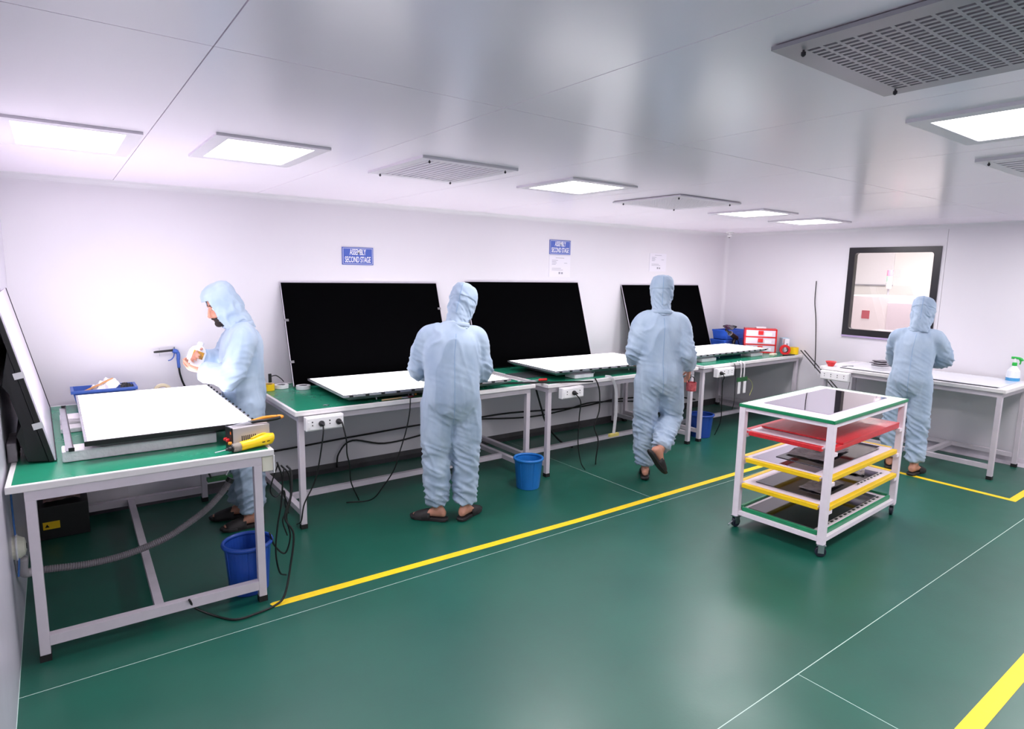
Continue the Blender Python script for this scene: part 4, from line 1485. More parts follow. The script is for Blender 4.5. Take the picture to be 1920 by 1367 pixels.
for nm, z, em, ins in levels:
    W2, D2 = TW / 2 + ins, TD / 2 + ins
    if nm in ('red', 'y1', 'y2'):
        # boards are notched round the legs
        n = 0.05
        pts = [(-W2 + n, -D2), (W2 - n, -D2), (W2 - n, -D2 + n), (W2, -D2 + n), (W2, D2 - n), (W2 - n, D2 - n), (W2 - n, D2), (-W2 + n, D2), (-W2 + n, D2 - n), (-W2, D2 - n), (-W2, -D2 + n), (-W2 + n, -D2 + n)]
    else:
        pts = [(-W2, -D2), (W2, -D2), (W2, D2), (-W2, D2)]
    bmat = mat('white shelf board', (236, 222, 232), 0.4, var=0.04, vscale=9)
    if nm == 'bot':
        n = 0.02
        sh = obj('shelf', B((-W2 + n, -D2 + n, z - 0.012), (W2 - n, D2 - n, z)), bmat, t)
    elif nm == 'top':
        sh = obj('shelf', prism(NB(), pts, z - 0.014, z + 0.008), bmat, t)
    else:
        sh = obj('shelf', prism(NB(), pts, z - 0.011, z), bmat, t)
    bm = NB()
    e = 0.004
    h0, h1 = (z - 0.028, z + 0.004) if nm != 'bot' else (z - 0.012, z + 0.012)
    if nm == 'top':
        h0, h1 = z - 0.014, z + 0.0095
        for a, b, c, d in ((-W2 - e, -D2 - e, W2 + e, -D2 + 0.006), (-W2 - e, D2 - 0.006, W2 + e, D2 + e), (-W2 - e, -D2 + 0.006, -W2 + 0.006, D2 - 0.006), (W2 - 0.006, -D2 + 0.006, W2 + e, D2 - 0.006)):
            box(bm, (a, b, h0), (c, d, h1))
    elif nm == 'bot':
        for a, b, c, d in ((-W2 + 0.03, -D2, W2 - 0.03, -D2 + 0.018), (-W2 + 0.03, D2 - 0.018, W2 - 0.03, D2), (-W2, -D2 + 0.03, -W2 + 0.018, D2 - 0.03), (W2 - 0.018, -D2 + 0.03, W2, D2 - 0.03)):
            box(bm, (a, b, h0), (c, d, h1 + 0.006))
    else:
        lip = 0.03
        for a, b, c, d in ((-W2 + 0.052, -D2 - e, W2 - 0.052, -D2 + lip), (-W2 + 0.052, D2 - lip, W2 - 0.052, D2 + e), (-W2 - e, -D2 + 0.052, -W2 + lip, D2 - 0.052), (W2 - lip, -D2 + 0.052, W2 + e, D2 - 0.052)):
            box(bm, (a, b, h0), (c, d, h1 - 0.001))
    obj('edge_tape', bm, em, sh, bevel=0.004)
    if nm not in ('top', 'bot'):
        for sx in (-1, 1):
            for sy in (-1, 1):
                px, py = sx * (TW / 2 - k), sy * (TD / 2 - k)
                obj('shelf_bracket', B((px - 0.02 - 0.05 * (sx > 0), py - 0.02, z - 0.052), (px + 0.02 + 0.05 * (sx < 0), py + 0.02, z - 0.029)), m_cart, t)
for zz in (0.855, 0.10):
    bm = NB()
    for sy in (-1, 1):
        py = sy * (TD / 2 - k)
        box(bm, (-TW / 2 + 2 * k, py - 0.016, zz), (TW / 2 - 2 * k, py + 0.016, zz + 0.028))
    for sx in (-1, 1):
        px = sx * (TW / 2 - k)
        box(bm, (px - 0.016, -TD / 2 + 2 * k, zz), (px + 0.016, TD / 2 - 2 * k, zz + 0.028))
    obj('rail_frame', bm, m_cart, t)
C0 = V((4.445, 2.175, 0))
m_sheet = mat('dark mirror sheet', (200, 194, 208), 0.03, 1.0)
m_sheetb = mat('black mirror sheet', (14, 12, 16), 0.06, 0.0, spec=1.0)


def cart_sheet(x0, y0, x1, y1, z, h, m, label, name='display_sheet', cat='display sheet', rz=0.0, grp='display sheets on the trolley'):
    o = obj(name, B((-(x1 - x0) / 2, -(y1 - y0) / 2, 0), ((x1 - x0) / 2, (y1 - y0) / 2, h)), m, None, bevel=0.001,
            loc=(C0.x + (x0 + x1) / 2, C0.y + (y0 + y1) / 2, z), rot=(0, 0, rad(3.0) + rz))
    return tag(o, label, cat, grp)


cart_sheet(-0.46, -0.22, 0.50, 0.23, 0.9035, 0.004, m_sheet, 'grey mirror sheet lying on the top shelf of the trolley')
cart_sheet(-0.42, -0.306, 0.535, 0.255, 0.7195, 0.012, redfilm, 'red film covered sheet on the second shelf of the trolley')
cart_sheet(-0.54, -0.20, 0.52, 0.24, 0.5205, 0.004, m_sheet, 'large grey mirror sheet on the upper yellow edged shelf')
cart_sheet(-0.40, -0.225, 0.44, 0.14, 0.5250, 0.004, m_sheetb, 'smaller black sheet lying on the mirror sheet of the upper yellow shelf')
cart_sheet(-0.50, -0.23, 0.46, 0.22, 0.3355, 0.005, m_sheetb, 'black sheet on the lower yellow edged shelf')
cart_sheet(-0.53, -0.22, 0.50, 0.245, 0.1405, 0.005, m_sheetb, 'black glossy sheet on the bottom green edged shelf')
bubble = mat('crinkled clear film', (168, 164, 172), 0.18, 0.5, var=0.5, vscale=18, bump=0.9, bscale=45)
crumple((C0.x - 0.06, C0.y + 0.0, 0.5310), 0.46, 0.26, 0.03, 'crinkled clear film on the upper yellow shelf', bubble, 'crinkled_film', 'film', 3, rz=0.1)
crumple((C0.x - 0.20, C0.y - 0.12, 0.3425), 0.36, 0.16, 0.022, 'crinkled film strip on the lower yellow shelf', bubble, 'crinkled_film', 'film', 7, rz=0.05)


def flex_strip(x0, y0, x1, y1, z, label, n=14):
    t = thing('driver_strip', label, 'driver strip', (C0.x, C0.y, z), rz=rad(3.0))
    obj('strip', B((x0, y0, 0), (x1, y1, 0.003)), mat('pale flex strip', (214, 206, 206), 0.4), t)
    L = x1 - x0
    for q in range(n):
        a = x0 + L * (q + 0.25) / n
        obj('driver_chip', B((a, y0 + 0.006, 0.003), (a + L / n * 0.45, y1 - 0.006, 0.006)), m_black, t)
    return t


flex_strip(-0.48, -0.252, 0.50, -0.226, 0.1425, 'pale strip of black driver chips along the bottom trolley shelf')
flex_strip(0.02, -0.26, 0.48, -0.238, 0.337, 'pale strip of black driver chips on the lower yellow shelf', 8)
crumple((C0.x + 0.36, C0.y - 0.10, 0.342), 0.22, 0.10, 0.03, 'crumpled silver film pile on the lower yellow shelf', mat('silver film', (226, 224, 228), 0.15, 0.7, bump=0.8, bscale=50), 'crumpled_film', 'film', 9, rz=0.4)

# ------------------------------------------------------------------ bench under the window
obj_g = tag(obj('glass_sheet', B((-0.32, -0.70, 0), (0.34, 0.70, 0.006)), mat('white display glass', (226, 228, 234), 0.06, var=0.02, spec=0.6), None, loc=(7.08, 2.50, ZT + .002), rot=(0, 0, rad(1)), bevel=0.001),
            'white glossy display glass lying on the bench under the window', 'display glass')
obj('dark_edge', B((-0.345, -0.69, -0.001), (-0.322, 0.69, 0.004)), m_black, obj_g)
t = thing('red_bowl', 'small red bowl at the end of the bench under the window', 'bowl', (6.76, 3.30, ZT + .002))
obj('bowl_body', lathe(NB(), [(0.028, 0), (0.03, 0.003), (0.052, 0.045), (0.058, 0.05), (0.052, 0.052), (0.026, 0.006)], 24), m_red, t)
t = thing('spray_bottle', 'clear spray bottle with green trigger at the end of the bench under the window', 'spray bottle', (7.36, 1.86, ZT + .002), rz=rad(100))
obj('bottle_body', lathe(NB(), [(0.05, 0), (0.054, 0.006), (0.054, 0.06), (0.05, 0.10), (0.028, 0.135), (0.016, 0.15), (0.016, 0.16)], 24), mat('cloudy bottle', (226, 230, 236), 0.3, alpha=1.0), t, smooth=False)
obj('blue_liquid', lathe(NB(), [(0.0545, 0.004), (0.0555, 0.006), (0.0555, 0.034), (0.0545, 0.036)], 24), mat('blue liquid', (70, 150, 200), 0.2), t)
obj('label_print', B((-0.02, -0.0565, 0.05), (0.02, -0.053, 0.085)), mat('pink print', (214, 120, 130), 0.5), t)
m_gtr = mat('green trigger plastic', (40, 176, 70), 0.35)
obj('collar', lathe(NB(), [(0.02, 0.15), (0.02, 0.178), (0.014, 0.182)], 16), m_gtr, t)
obj('trigger_head', T(spline([(0.03, 0, 0.225), (0.0, 0, 0.225), (-0.04, 0, 0.22), (-0.055, 0, 0.20)], 4), [0.012] * 13, 10), m_gtr, t, smooth=True)
obj('dip_neck', T([(0, 0, 0.178), (0, 0, 0.222)], 0.011, 10), m_white, t)
obj('trigger', T(spline([(-0.03, 0, 0.215), (-0.042, 0, 0.19), (-0.038, 0, 0.165)], 4), 0.006, 8), m_gtr, t, smooth=True)
for i in range(7):
    cx = 7.28 + 0.02 * random.uniform(-1, 1)
    o = obj('flex_board', B((-0.08, -0.06, 0), (0.08, 0.06, 0.006)), mat('flex board %d' % (i % 3), ((96, 90, 98), (190, 186, 192), (60, 56, 64))[i % 3], 0.3, 0.4), None,
            loc=(cx, 3.02 + 0.02 * random.uniform(-1, 1), ZT + 0.0085 + i * 0.0075), rot=(0, 0, random.uniform(-0.8, 0.8)))
    tag(o, 'flat flex board in the small pile on the bench under the window', 'flex board', 'pile of flex boards')
t = thing('wire_scrap', 'short dark wire scrap beside the red bowl', 'wire', (6.86, 3.17, ZT + 0.008))
obj('wire', T(spline([(-0.06, 0.03, 0), (-0.02, 0.0, 0.004), (0.03, 0.02, 0), (0.07, -0.03, 0.003)], 4), 0.003, 6), m_cable, t)

# two rods leaning between the corner bench and the window bench
for i, (dx, lab) in enumerate(((0.0, 'long black rod leaning down from the corner bench end, upper of two'), (0.03, 'long black rod leaning down from the corner bench end, lower of two'))):
    tag(obj('black_rod', T([(7.35 + dx, 3.97 - dx, 0.90), (7.34 + dx, 3.20 - dx, 0.20)], 0.007, 8), m_black), lab, 'rod', 'black rods by the corner bench')

# ------------------------------------------------------------------ corner bench odds and ends


def crate(loc, W, D, H, label, rz=0.0):
    t = thing('storage_crate', label, 'crate', loc, rz, 'blue crates in the corner')
    bm = NB()
    q = [(-W / 2, -D / 2), (W / 2, -D / 2), (W / 2, D / 2), (-W / 2, D / 2)]
    ring_tube(bm, [[V((x * s, y * s, z)) for x, y in q] for s, z in ((0.92, 0.0), (1.0, H - 0.02), (1.03, H - 0.02), (1.03, H), (0.96, H), (0.90, 0.01))])
    obj('crate_body', bm, m_blue3, t)
    obj('label_slot', B((-W * 0.2, -D / 2 - 0.004, H * 0.35), (W * 0.2, -D / 2 + 0.002, H * 0.62)), m_blue3, t)
    return t


m_blue3 = mat('royal blue crate plastic', (50, 92, 196), 0.35, var=0.06)
crate((7.055, 4.88, ZT + .002), 0.22, 0.22, 0.13, 'low blue crate behind the corner lit panel, beneath another')
crate((7.31, 4.88, ZT + .002), 0.24, 0.22, 0.13, 'blue crate in the very corner of the bench')
crate((7.18, 4.88, ZT + 0.135), 0.40, 0.22, 0.12, 'wide blue crate stacked on top, full of dark parts')
for i in range(9):
    bm = NB()
    pts = [V((random.uniform(-0.08, 0.08), random.uniform(-0.05, 0.05), random.uniform(0.0, 0.05))) for _ in range(4)]
    tube(bm, spline(pts, 4), 0.008, 6)
    tag(obj('connector_lead', bm, (m_black, mat('purple lead', (96, 50, 84), 0.5), mat('grey lead', (120, 116, 124), 0.5))[i % 3], loc=(7.18 + random.uniform(-0.07, 0.07), 4.88 + random.uniform(-0.04, 0.04), ZT + 0.255)),
        'tangled dark lead heaped in the top blue crate', 'lead', 'leads in the top crate')
t = thing('heat_gun', 'black heat gun propped against the blue crates', 'heat gun', (7.03, 4.70, 1.02), rot=(0, rad(26), 0))
obj('barrel', T([(-0.20, 0, 0.0), (-0.12, 0, 0), (-0.10, 0, 0), (0.06, 0, 0), (0.09, 0, 0)], [0.014, 0.017, 0.03, 0.032, 0.02], 14), m_black, t, smooth=False)
obj('handle', T([(0.03, 0, -0.02), (0.05, 0, -0.13)], [0.022, 0.019], 12), m_black, t, smooth=True)
obj('collar', T([(-0.10, 0, 0), (-0.09, 0, 0)], 0.033, 14), m_chassis, t)
obj('power_lead', T(spline([(0.09, 0, 0), (0.13, 0, -0.02), (0.18, 0.0, -0.06), (0.24, 0.03, -0.06)], 5), 0.005, 6), m_cable, t, smooth=True)

# red drawer unit
t = thing('drawer_unit', 'red framed three drawer unit with clear drawers on the corner bench', 'drawer unit', (7.20, 4.44, ZT + .002), rz=rad(-52))
W, D, H = 0.38, 0.20, 0.30
m_clear = mat('cloudy clear plastic', (222, 206, 218), 0.25)
bm = NB()
for z in (0.0, 0.095, 0.19, 0.285):
    box(bm, (-W / 2, -D / 2, z), (W / 2, D / 2, z + 0.014))
for sx in (-1, 1):
    box(bm, (sx * (W / 2 - 0.008) - 0.008, -D / 2, 0.0), (sx * (W / 2 - 0.008) + 0.008, D / 2, 0.30))
box(bm, (-W / 2 + 0.016, D / 2 - 0.01, 0.014), (W / 2 - 0.016, D / 2, 0.285))
obj('carcass', bm, m_red, t)
for k in range(3):
    z = 0.016 + k * 0.095
    d = obj('drawer', B((-W / 2 + 0.018, -D / 2 + 0.004, z), (W / 2 - 0.018, D / 2 - 0.014, z + 0.076)), m_clear, t)
    obj('handle', B((-0.03, -D / 2 - 0.012, z + 0.02), (0.03, -D / 2 + 0.004, z + 0.07)), m_red, d, bevel=0.003)
    obj('drawer_contents', B((0.05, -D / 2 + 0.0025, z + 0.01), (0.13, -D / 2 + 0.004, z + 0.05)), mat('drawer label', (236, 232, 240), 0.5), d)
tag(obj('small_carton', B((-0.06, -0.04, 0), (0.06, 0.04, 0.018)), m_white, loc=(7.20, 4.44, ZT + 0.303), rot=(0, 0, -0.7), bevel=0.004), 'small white box lying on top of the red drawer unit', 'box')
ring_roll((7.245, 4.12, ZT + 0.064), 0.062, 0.032, 0.045, m_red, 'red tape roll standing before the red drawer unit', rot=(rad(90), 0, rad(-50)), m2=mat('dark core', (60, 20, 24), 0.7))
ring_roll((7.405, 4.085, ZT + .002), 0.052, 0.034, 0.085, m_yellow, 'tall yellow tape roll at the end of the corner bench')
t = thing('refill_carton', 'pale blue upright carton beside the yellow roll on the corner bench', 'carton', (7.415, 4.235, ZT + .002), rz=rad(-30))
obj('carton_body', B((-0.04, -0.04, 0), (0.04, 0.04, 0.19)), mat('pale blue card', (168, 204, 222), 0.5), t, bevel=0.003)
obj('carton_flap', B((-0.04, -0.041, 0.13), (0.04, -0.04, 0.18)), m_white, t)
t = thing('refill_carton', 'white upright carton in front of the pale blue one', 'carton', (7.35, 4.165, ZT + .002), rz=rad(-40))
obj('carton_body', B((-0.028, -0.03, 0), (0.028, 0.03, 0.185)), mat('white card', (230, 226, 234), 0.5), t, bevel=0.003)
obj('carton_print', B((-0.012, -0.031, 0.05), (0.012, -0.03, 0.13)), m_ink, t)
tag(obj('strip_tool', B((-0.09, -0.03, 0), (0.09, 0.03, 0.012)), m_black, loc=(7.20, 4.035, ZT + .002), bevel=0.003), 'flat black strip tool lying on the corner bench edge', 'strip tool')
tag(obj('cream_block', B((-0.05, -0.03, 0), (0.05, 0.03, 0.025)), mat('cream block', (226, 218, 196), 0.6), loc=(7.03, 4.14, ZT + .002), rot=(0, 0, 0.2), bevel=0.005), 'cream block on the corner bench beside the lit panel', 'block')

# ------------------------------------------------------------------ first bench odds and ends
ring_roll((1.30, 4.93, ZT + .002), 0.044, 0.028, 0.05, m_yellow, 'small yellow tape roll at the back of the first screen bench')
for x, y, lab in ((1.41, 4.98, 'white tape reel lying flat beside the small yellow roll'), (1.545, 4.86, 'white tape reel at the foot of the first leaning screen')):
    ring_roll((x, y, ZT + .002), 0.055, 0.03, 0.028, m_white, lab, m2=m_chassis)
t = thing('hobby_knife', 'black hobby knife propped in the small yellow roll', 'knife', (1.315, 4.94, ZT + 0.01))
obj('handle', B((-0.012, -0.006, 0.05), (0.012, 0.006, 0.12)), m_black, t, bevel=0.003)
obj('lead', T(spline([(0.012, 0, 0.10), (0.05, 0.01, 0.10), (0.09, 0.02, 0.07), (0.11, 0.02, 0.045)], 5), 0.004, 6), m_cable, t)
t = thing('paint_brush', 'wooden brush with dark red ferrule under the first lit panel', 'brush', (2.03, 4.115, ZT + 0.009), rz=rad(3))
obj('handle', T([(-0.16, 0, 0), (0.0, 0, 0)], [0.006, 0.007], 8), mat('pale wood', (222, 190, 140), 0.5), t)
obj('ferrule', T([(0.0, 0, 0), (0.02, 0, 0), (0.05, 0, 0)], [(0.007, 0.007), (0.007, 0.016), (0.006, 0.018)], 10), m_chassis, t)
obj('bristles', T([(0.05, 0, 0), (0.10, 0, 0)], [(0.006, 0.018), (0.005, 0.02)], 10), mat('dark red bristle', (110, 34, 40), 0.7), t)
t = thing('metal_clip', 'tiny bright metal clip on the first screen bench edge', 'clip', (1.475, 4.155, ZT + .002))
obj('clip_body', T(spline([(-0.02, 0, 0.005), (-0.005, 0.008, 0.006), (0.005, -0.008, 0.006), (0.02, 0.004, 0.005)], 4), 0.004, 6), m_steel, t)
t = thing('circuit_board', 'small circuit board with gold parts under the first lit panel', 'circuit board', (2.20, 4.16, ZT + .002))
obj('board', B((-0.09, -0.05, 0), (0.09, 0.05, 0.004)), m_pcb, t)
for i in range(10):
    a, b_ = random.uniform(-0.08, 0.07), random.uniform(-0.045, 0.035)
    obj('component', B((a, b_, 0.004), (a + 0.014, b_ + 0.012, 0.004 + random.uniform(0.006, 0.016))), (m_black, m_orange, m_chassis)[i % 3], t)
# screwdriver and rod near the join of the benches
t = thing('hand_screwdriver', 'red handled screwdriver lying across the join of the two benches', 'screwdriver', (3.42, 4.17, ZT + 0.013), rz=rad(170))
obj('grip', T([(-0.05, 0, 0), (-0.045, 0, 0), (0.03, 0, 0), (0.035, 0, 0)], [0.008, 0.012, 0.012, 0.007], 10), m_red, t)
obj('shaft', T([(0.035, 0, 0), (0.24, 0, 0.0)], 0.004, 8), m_steel, t)
tag(obj('black_bar', B((-0.44, -0.008, -0.006), (0.44, 0.008, 0.006)), m_black, loc=(3.36, 4.06, ZT + 0.012), rot=(0, rad(0), rad(-24))), 'long black bar poking off the bench edge over the middle socket strip', 'bar')
bm = NB()
tag(obj('dark_sheet', B((-0.20, -0.14, 0), (0.20, 0.14, 0.003)), mat('dark grey sheet', (70, 74, 76), 0.3), loc=(3.56, 4.50, ZT + .002), rot=(0, 0, 0.05)), 'dark grey sheet lying under the middle lit panel', 'sheet')
t = thing('white_adapter', 'white adapter block at the bench edge behind the walking worker', 'adapter', (4.90, 4.07, ZT + .002))
obj('adapter_case', B((-0.10, -0.045, 0), (0.10, 0.045, 0.035)), m_white, t, bevel=0.008)
obj('adapter_slot', B((-0.03, -0.0455, 0.012), (0.03, -0.045, 0.022)), m_ink, t)

# ------------------------------------------------------------------ cables


def cable(pts, r, label, m=None, n=6, grp=None, cat='cable', name='cable'):
    return tag(obj(name, T(spline(pts, n), r, 6), m or m_cable, None, True), label, cat, grp)


YW = YB - 0.012
cable([(0.25, YW, 0.42), (0.60, YW, 0.47), (1.0, YW, 0.27), (1.42, YW, 0.262), (1.98, YW, 0.283), (2.28, YW, 0.291), (2.8, YW, 0.306), (3.3, YW, 0.29)], 0.008, 'black cable clipped along the wall behind the first two benches', grp='cables along the back wall')
cable([(1.93, YW - 0.012, 0.03), (1.948, YW - 0.016, 0.157), (2.074, YW - 0.02, 0.258), (2.384, YW - 0.02, 0.185), (2.775, YW - 0.02, 0.21), (3.2, YW - 0.018, 0.28)], 0.008, 'thick black cable looping up the wall behind the first screen bench', grp='cables along the back wall')
cable([(3.3, YW, 0.29), (3.86, YW, 0.292), (4.785, YW, 0.243), (5.394, YW, 0.269), (5.92, YW, 0.247), (6.5, YW, 0.2), (7.0, YW, 0.10)], 0.009, 'black cable running along the wall behind the middle bench', grp='cables along the back wall')
cable([(3.3, YW - 0.018, 0.295), (4.08, YW - 0.018, 0.222), (4.62, YW - 0.02, 0.238), (5.04, YW - 0.02, 0.28), (5.82, YW - 0.018, 0.21), (6.6, YW - 0.018, 0.14)], 0.008, 'second black cable sagging along the wall behind the middle bench', grp='cables along the back wall')
YC = 3.995
cable([(1.395, YC, 0.752), (1.385, YC - 0.02, 0.68), (1.356, YC, 0.468), (1.326, YC + 0.02, 0.341), (1.262, YC + 0.03, 0.21), (1.245, YC + 0.05, 0.09), (1.26, YC + 0.2, 0.008)], 0.005, 'black lead hanging from the first plug of the first bench socket strip')
cable([(1.525, YC, 0.752), (1.545, YC - 0.02, 0.63), (1.575, YC + 0.05, 0.507), (1.612, YC + 0.1, 0.404), (1.70, YC + 0.3, 0.20), (1.80, YC + 0.4, 0.008)], 0.005, 'black lead hanging from the second plug of the first bench socket strip')
cable([(2.078, 4.062, 0.845), (2.066, 4.055, 0.734), (2.037, 4.06, 0.595), (1.992, 4.08, 0.43), (1.961, 4.1, 0.31), (1.92, 4.2, 0.16), (1.86, 4.3, 0.03), (1.70, 4.4, 0.008)], 0.005, 'black lead hanging beside the stooping worker from the first bench')
cable([(3.595, 3.925, 0.752), (3.66, 3.92, 0.67), (3.697, 3.97, 0.521), (3.702, 3.98, 0.274), (3.743, 3.98, 0.093), (3.80, 3.98, 0.008)], 0.005, 'black lead hanging from the middle bench socket strip')
cable([(3.90, 4.0, ZT + 0.012), (3.92, 3.985, 0.80), (3.951, 3.985, 0.714), (3.96, 3.99, 0.538), (3.907, 3.99, 0.395), (3.962, 3.99, 0.261), (3.955, 4.0, 0.10), (4.0, 4.05, 0.008)], 0.006, 'black lead drooping from under the middle lit panel')
t = thing('ribbon_cable', 'white ribbon cable with a yellow connector hanging off the middle bench', 'ribbon cable', (0, 0, 0))
P_ = spline([(4.08, 4.05, ZT + 0.006), (4.10, 3.985, 0.83), (4.157, 3.98, 0.719), (4.175, 3.985, 0.513), (4.158, 3.985, 0.30)], 6)
obj('ribbon', T(P_, [(0.003, 0.014)] * len(P_), 8, up=(0, 1, 0)), m_wcable, t)
obj('connector', B((4.10, 3.97, 0.272), (4.215, 4.0, 0.30)), mat('yellowed connector', (214, 196, 110), 0.5), t)
cable([(3.68, 4.62, 0.80), (3.70, 4.6, 0.675), (3.774, 4.6, 0.471), (3.848, 4.6, 0.30), (4.03, 4.6, 0.10), (4.2, 4.6, 0.012)], 0.010, 'thick black cable drooping under the middle bench near its leg')
cable([(5.72, 3.925, 0.752), (5.745, 3.92, 0.70), (5.765, 3.95, 0.651), (5.815, 3.98, 0.408), (5.85, 4.0, 0.2), (5.9, 4.1, 0.008)], 0.005, 'black lead hanging from the corner bench socket strip')
t = thing('hanging_board', 'small green circuit board dangling on white ribbons from the corner bench', 'circuit board', (0, 0, 0))
obj('board', B((6.07, 3.978, 0.615), (6.27, 3.984, 0.665)), m_pcb, t)
for dx in (0.05, 0.11):
    P_ = spline([(6.07 + dx, 4.03, ZT + 0.006), (6.08 + dx, 3.982, 0.82), (6.09 + dx, 3.98, 0.74), (6.09 + dx, 3.981, 0.66)], 5)
    obj('ribbon', T(P_, [(0.002, 0.009)] * len(P_), 6, up=(0, 1, 0)), m_wcable, t)
for dx in (0.015, 0.12):
    obj('white_flex', B((6.08 + dx, 3.978, 0.48), (6.13 + dx, 3.981, 0.616)), m_white, t)
obj('loose_wire', T(spline([(6.26, 3.975, 0.65), (6.34, 3.97, 0.60), (6.37, 3.97, 0.53), (6.32, 3.97, 0.44)], 5), 0.002, 5), mat('yellow green wire', (190, 190, 90), 0.5), t)
cable([(6.02, 4.04, ZT + 0.006), (6.03, 3.985, 0.80), (6.05, 3.985, 0.60), (6.062, 3.99, 0.399), (6.05, 4.0, 0.30)], 0.004, 'thin black lead hanging beside the dangling circuit board')
# bundle at the near bench corner
cb = 'black leads bunched at the near bench corner'
cable([(0.955, 3.33, 0.72), (0.975, 3.32, 0.68), (0.965, 3.30, 0.56), (0.925, 3.29, 0.445), (0.965, 3.28, 0.342), (0.935, 3.26, 0.166), (0.89, 3.22, 0.04), (0.84, 3.20, 0.008), (0.734, 3.17, 0.008), (0.63, 3.17, 0.008), (0.554, 3.26, 0.008), (0.47, 3.30, 0.06), (0.44, 3.28, 0.125)], 0.006,
      'black lead falling from the near bench corner and curling over the floor', grp=cb)
cable([(0.93, 3.42, 0.72), (0.955, 3.42, 0.62), (0.945, 3.42, 0.48), (0.92, 3.42, 0.35), (0.905, 3.42, 0.20), (0.93, 3.45, 0.06), (0.98, 3.5, 0.008)], 0.005, 'black lead hanging straight from the near bench switch box', grp=cb)
cable([(0.94, 3.38, 0.71), (0.985, 3.39, 0.64), (0.99, 3.40, 0.50), (0.965, 3.40, 0.40), (0.985, 3.41, 0.28), (0.955, 3.42, 0.18), (0.90, 3.42, 0.24), (0.87, 3.40, 0.33)], 0.005, 'black lead looping back up beside the near blue bin', grp=cb)
cable([(0.95, 3.36, 0.70), (0.94, 3.37, 0.58), (0.97, 3.38, 0.46), (0.935, 3.37, 0.40), (0.96, 3.38, 0.30)], 0.004, 'thin black lead with a free end at the near bench corner', grp=cb)
cable([(0.94, 3.44, 0.70), (0.90, 3.46, 0.56), (0.93, 3.48, 0.50), (0.985, 3.50, 0.52), (0.995, 3.52, 0.42), (1.02, 3.55, 0.36)], 0.004, 'thin black lead arching behind the near bench corner', grp=cb)
cable([(XR - 0.012, 3.925, 1.745), (XR - 0.014, 3.92, 1.50), (XR - 0.012, 3.888, 1.274), (XR - 0.014, 3.86, 0.95), (XR - 0.012, 3.847, 0.686)], 0.005, 'thin dark cable hanging down the wall left of the window')
cable([(6.99, 3.18, 0.74), (7.0, 3.2, 0.6), (6.97, 3.21, 0.45), (6.99, 3.2, 0.34)], 0.003, 'thin grey lead hanging under the bench by the window', mat('grey lead', (120, 116, 124), 0.5))

# corrugated hose and wall outlet on the left
t = thing('vacuum_hose', 'grey corrugated hose sagging under the near bench from the wall outlet', 'hose', (0, 0, 0))
HP = [(-0.19, 3.60, 0.32), (-0.095, 3.60, 0.310), (0.02, 3.60, 0.296), (0.123, 3.60, 0.294), (0.22, 3.60, 0.303), (0.313, 3.60, 0.322), (0.41, 3.60, 0.352), (0.493, 3.60, 0.396), (0.57, 3.60, 0.442), (0.631, 3.60, 0.492), (0.685, 3.60, 0.55), (0.72, 3.60, 0.60)]
P_ = spline(HP, 22)
obj('corrugated_tube', T(P_, [0.016 + 0.0025 * (i % 2) for i in range(len(P_))], 12), mat('shadow darkened hose grey', (112, 106, 112), 0.5), t)  # hose grey set darker: shadow under the bench put into its colour
obj('pipe_bend', T(spline([(-0.205, 3.56, 0.41), (-0.208, 3.57, 0.35), (-0.20, 3.59, 0.32), (-0.17, 3.60, 0.317)], 6), 0.021, 14), mat('grey pipe', (168, 162, 168), 0.4), t, smooth=True)
obj('hose_clamp', T([(0.715, 3.60, 0.594), (0.728, 3.60, 0.614)], 0.021, 12), m_black, t)
t = thing('wall_outlet', 'cream round wall outlet with a blue wire on the left wall', 'outlet', (XL, 3.55, 0.47))
obj('outlet_body', lathe(NB(), [(0.055, 0), (0.055, 0.02), (0.04, 0.045), (0.02, 0.05)], 20, Matrix.Rotation(rad(90), 4, 'Y')), mat('cream plastic', (226, 222, 206), 0.4), t)
obj('outlet_hole', lathe(NB(), [(0.014, 0.045), (0.014, 0.052)], 12, Matrix.Rotation(rad(90), 4, 'Y')), m_dark, t)
obj('blue_wire', T(spline([(0.012, 0.02, 0.30), (0.012, 0.01, 0.15), (0.014, 0.0, 0.05), (0.02, -0.03, -0.04), (0.014, -0.06, -0.12)], 5), 0.004, 6), mat('blue wire', (60, 110, 180), 0.4), t)
obj('tape_wrap', lathe(NB(), [(0.06, 0.012), (0.062, 0.016), (0.06, 0.02)], 20, Matrix.Rotation(rad(90), 4, 'Y')), m_white, t)
# hanging tool holder at the hose end
t = thing('tool_holder', 'small dark bracket with a grey rod hanging under the near bench', 'bracket', (0.67, 3.68, 0.60))
obj('plate', B((-0.05, -0.02, -0.01), (0.08, 0.02, 0.01)), m_pcb, t)
obj('rod', T([(0.05, 0, 0.01), (0.11, 0.0, 0.14)], 0.005, 8), m_steel, t)
obj('suspension_lead', T(spline([(-0.03, 0, 0.01), (-0.05, 0.01, 0.08), (-0.03, 0.02, 0.145)], 4), 0.005, 6), m_cable, t)

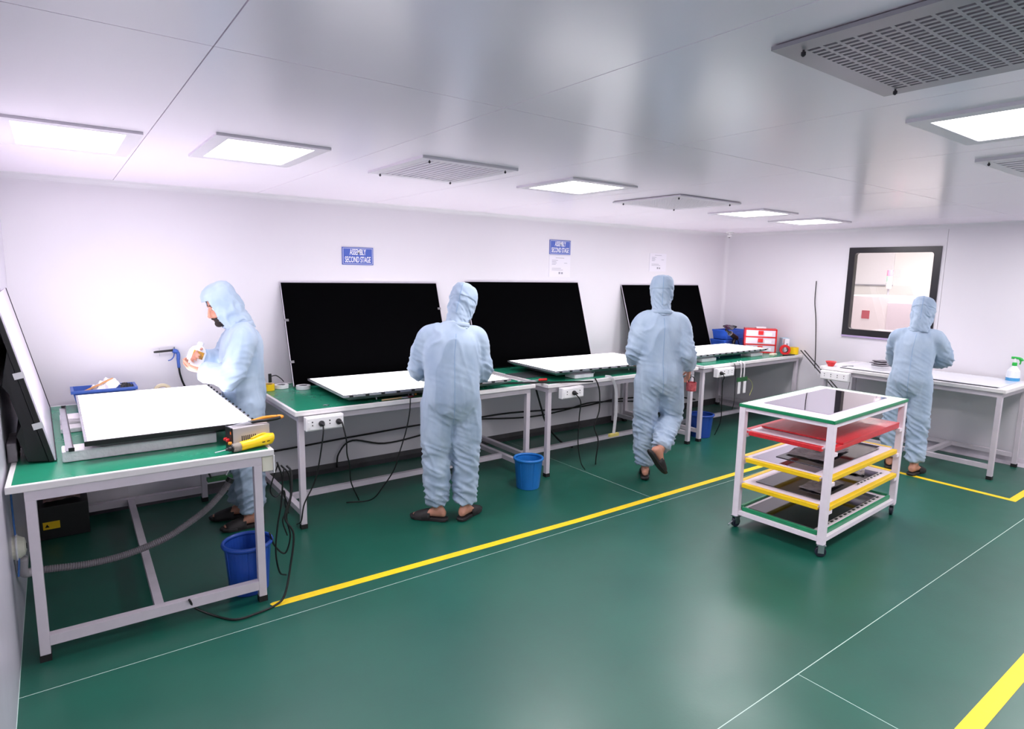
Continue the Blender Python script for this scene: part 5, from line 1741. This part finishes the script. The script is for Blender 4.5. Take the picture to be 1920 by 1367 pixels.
# dark box with a yellow label under the near bench
t = thing('storage_box', 'black box with a yellow warning label in the dark under the near bench', 'box', (-0.10, 4.97, 0))
obj('box_body', B((-0.11, -0.12, 0), (0.19, 0.14, 0.22)), m_black, t, bevel=0.004)
obj('yellow_label', B((-0.06, -0.1215, 0.07), (0.03, -0.12, 0.12)), m_yellow, t)
bm = NB()
prism(bm, [(-0.012, 0), (0.012, 0), (0, 0.022)], 0, 0.0006, Matrix.Translation((-0.038, -0.1216, 0.084)) @ Matrix.Rotation(rad(90), 4, 'X'))
obj('warning_triangle', bm, m_dark, t)
crumple((-0.05, 4.97, 0.222), 0.2, 0.14, 0.06, 'crumpled brown paper on top of the black box', mat('brown film', (120, 96, 92), 0.4), seed=4)
tag(obj('wall_board', B((-0.21, 0, 0.10), (0.34, 0.03, 0.70)), mat('pale duct board', (214, 208, 214), 0.5, var=0.05), loc=(0.0, 5.13, 0)), 'pale board fixed to the wall under the near bench', 'board')

# ------------------------------------------------------------------ room behind the window
t = thing('white_machine', 'white machine cabinet seen through the window', 'machine', (9.3, 3.75, 0))
obj('cabinet', B((-0.45, -0.75, 0), (0.55, 0.42, 1.56)), mat('machine white', (232, 222, 222), 0.4), t, bevel=0.01)
obj('cabinet_door', B((-0.462, -0.72, 0.4), (-0.45, -0.1, 1.48)), mat('machine door', (222, 208, 214), 0.35), t, bevel=0.004)
obj('red_sticker', B((-0.454, 0.12, 1.25), (-0.45, 0.22, 1.36)), mat('dull red print', (190, 96, 104), 0.5), t)
obj('catch', B((-0.46, 0.3, 0.95), (-0.45, 0.34, 0.97)), m_black, t)
t = thing('signal_tower', 'red and green signal lamp tower behind the window', 'signal lamp', (9.05, 3.75, 1.56))
obj('lamp_pole', T([(0, 0, 0), (0, 0, 0.1)], 0.012), m_chassis, t)
for i, c in enumerate(((190, 186, 186), (150, 180, 160), (236, 120, 146))):
    obj('lamp_segment', lathe(NB(), [(0.035, 0.1 + i * 0.085), (0.035, 0.175 + i * 0.085)], 16), mat('lamp %d' % i, c, 0.4), t)
t = thing('whiteboard', 'blank white board on the far wall behind the window', 'board', (NX1, 4.62, 1.98))
obj('board', B((-0.03, -0.36, -0.28), (-0.004, 0.36, 0.28)), m_white, t)
obj('board_rim', B((-0.032, -0.37, -0.30), (-0.004, 0.37, -0.28)), m_chassis, t)
t = thing('wall_poster', 'small blue and white poster beside the board behind the window', 'poster', (NX1, 5.10, 1.86))
obj('poster_sheet', B((-0.006, -0.08, -0.13), (-0.002, 0.08, 0.13)), m_white, t)
for z in (0.06, -0.12):
    obj('poster_band', B((-0.008, -0.08, z), (-0.006, 0.08, z + 0.06)), m_sign, t)
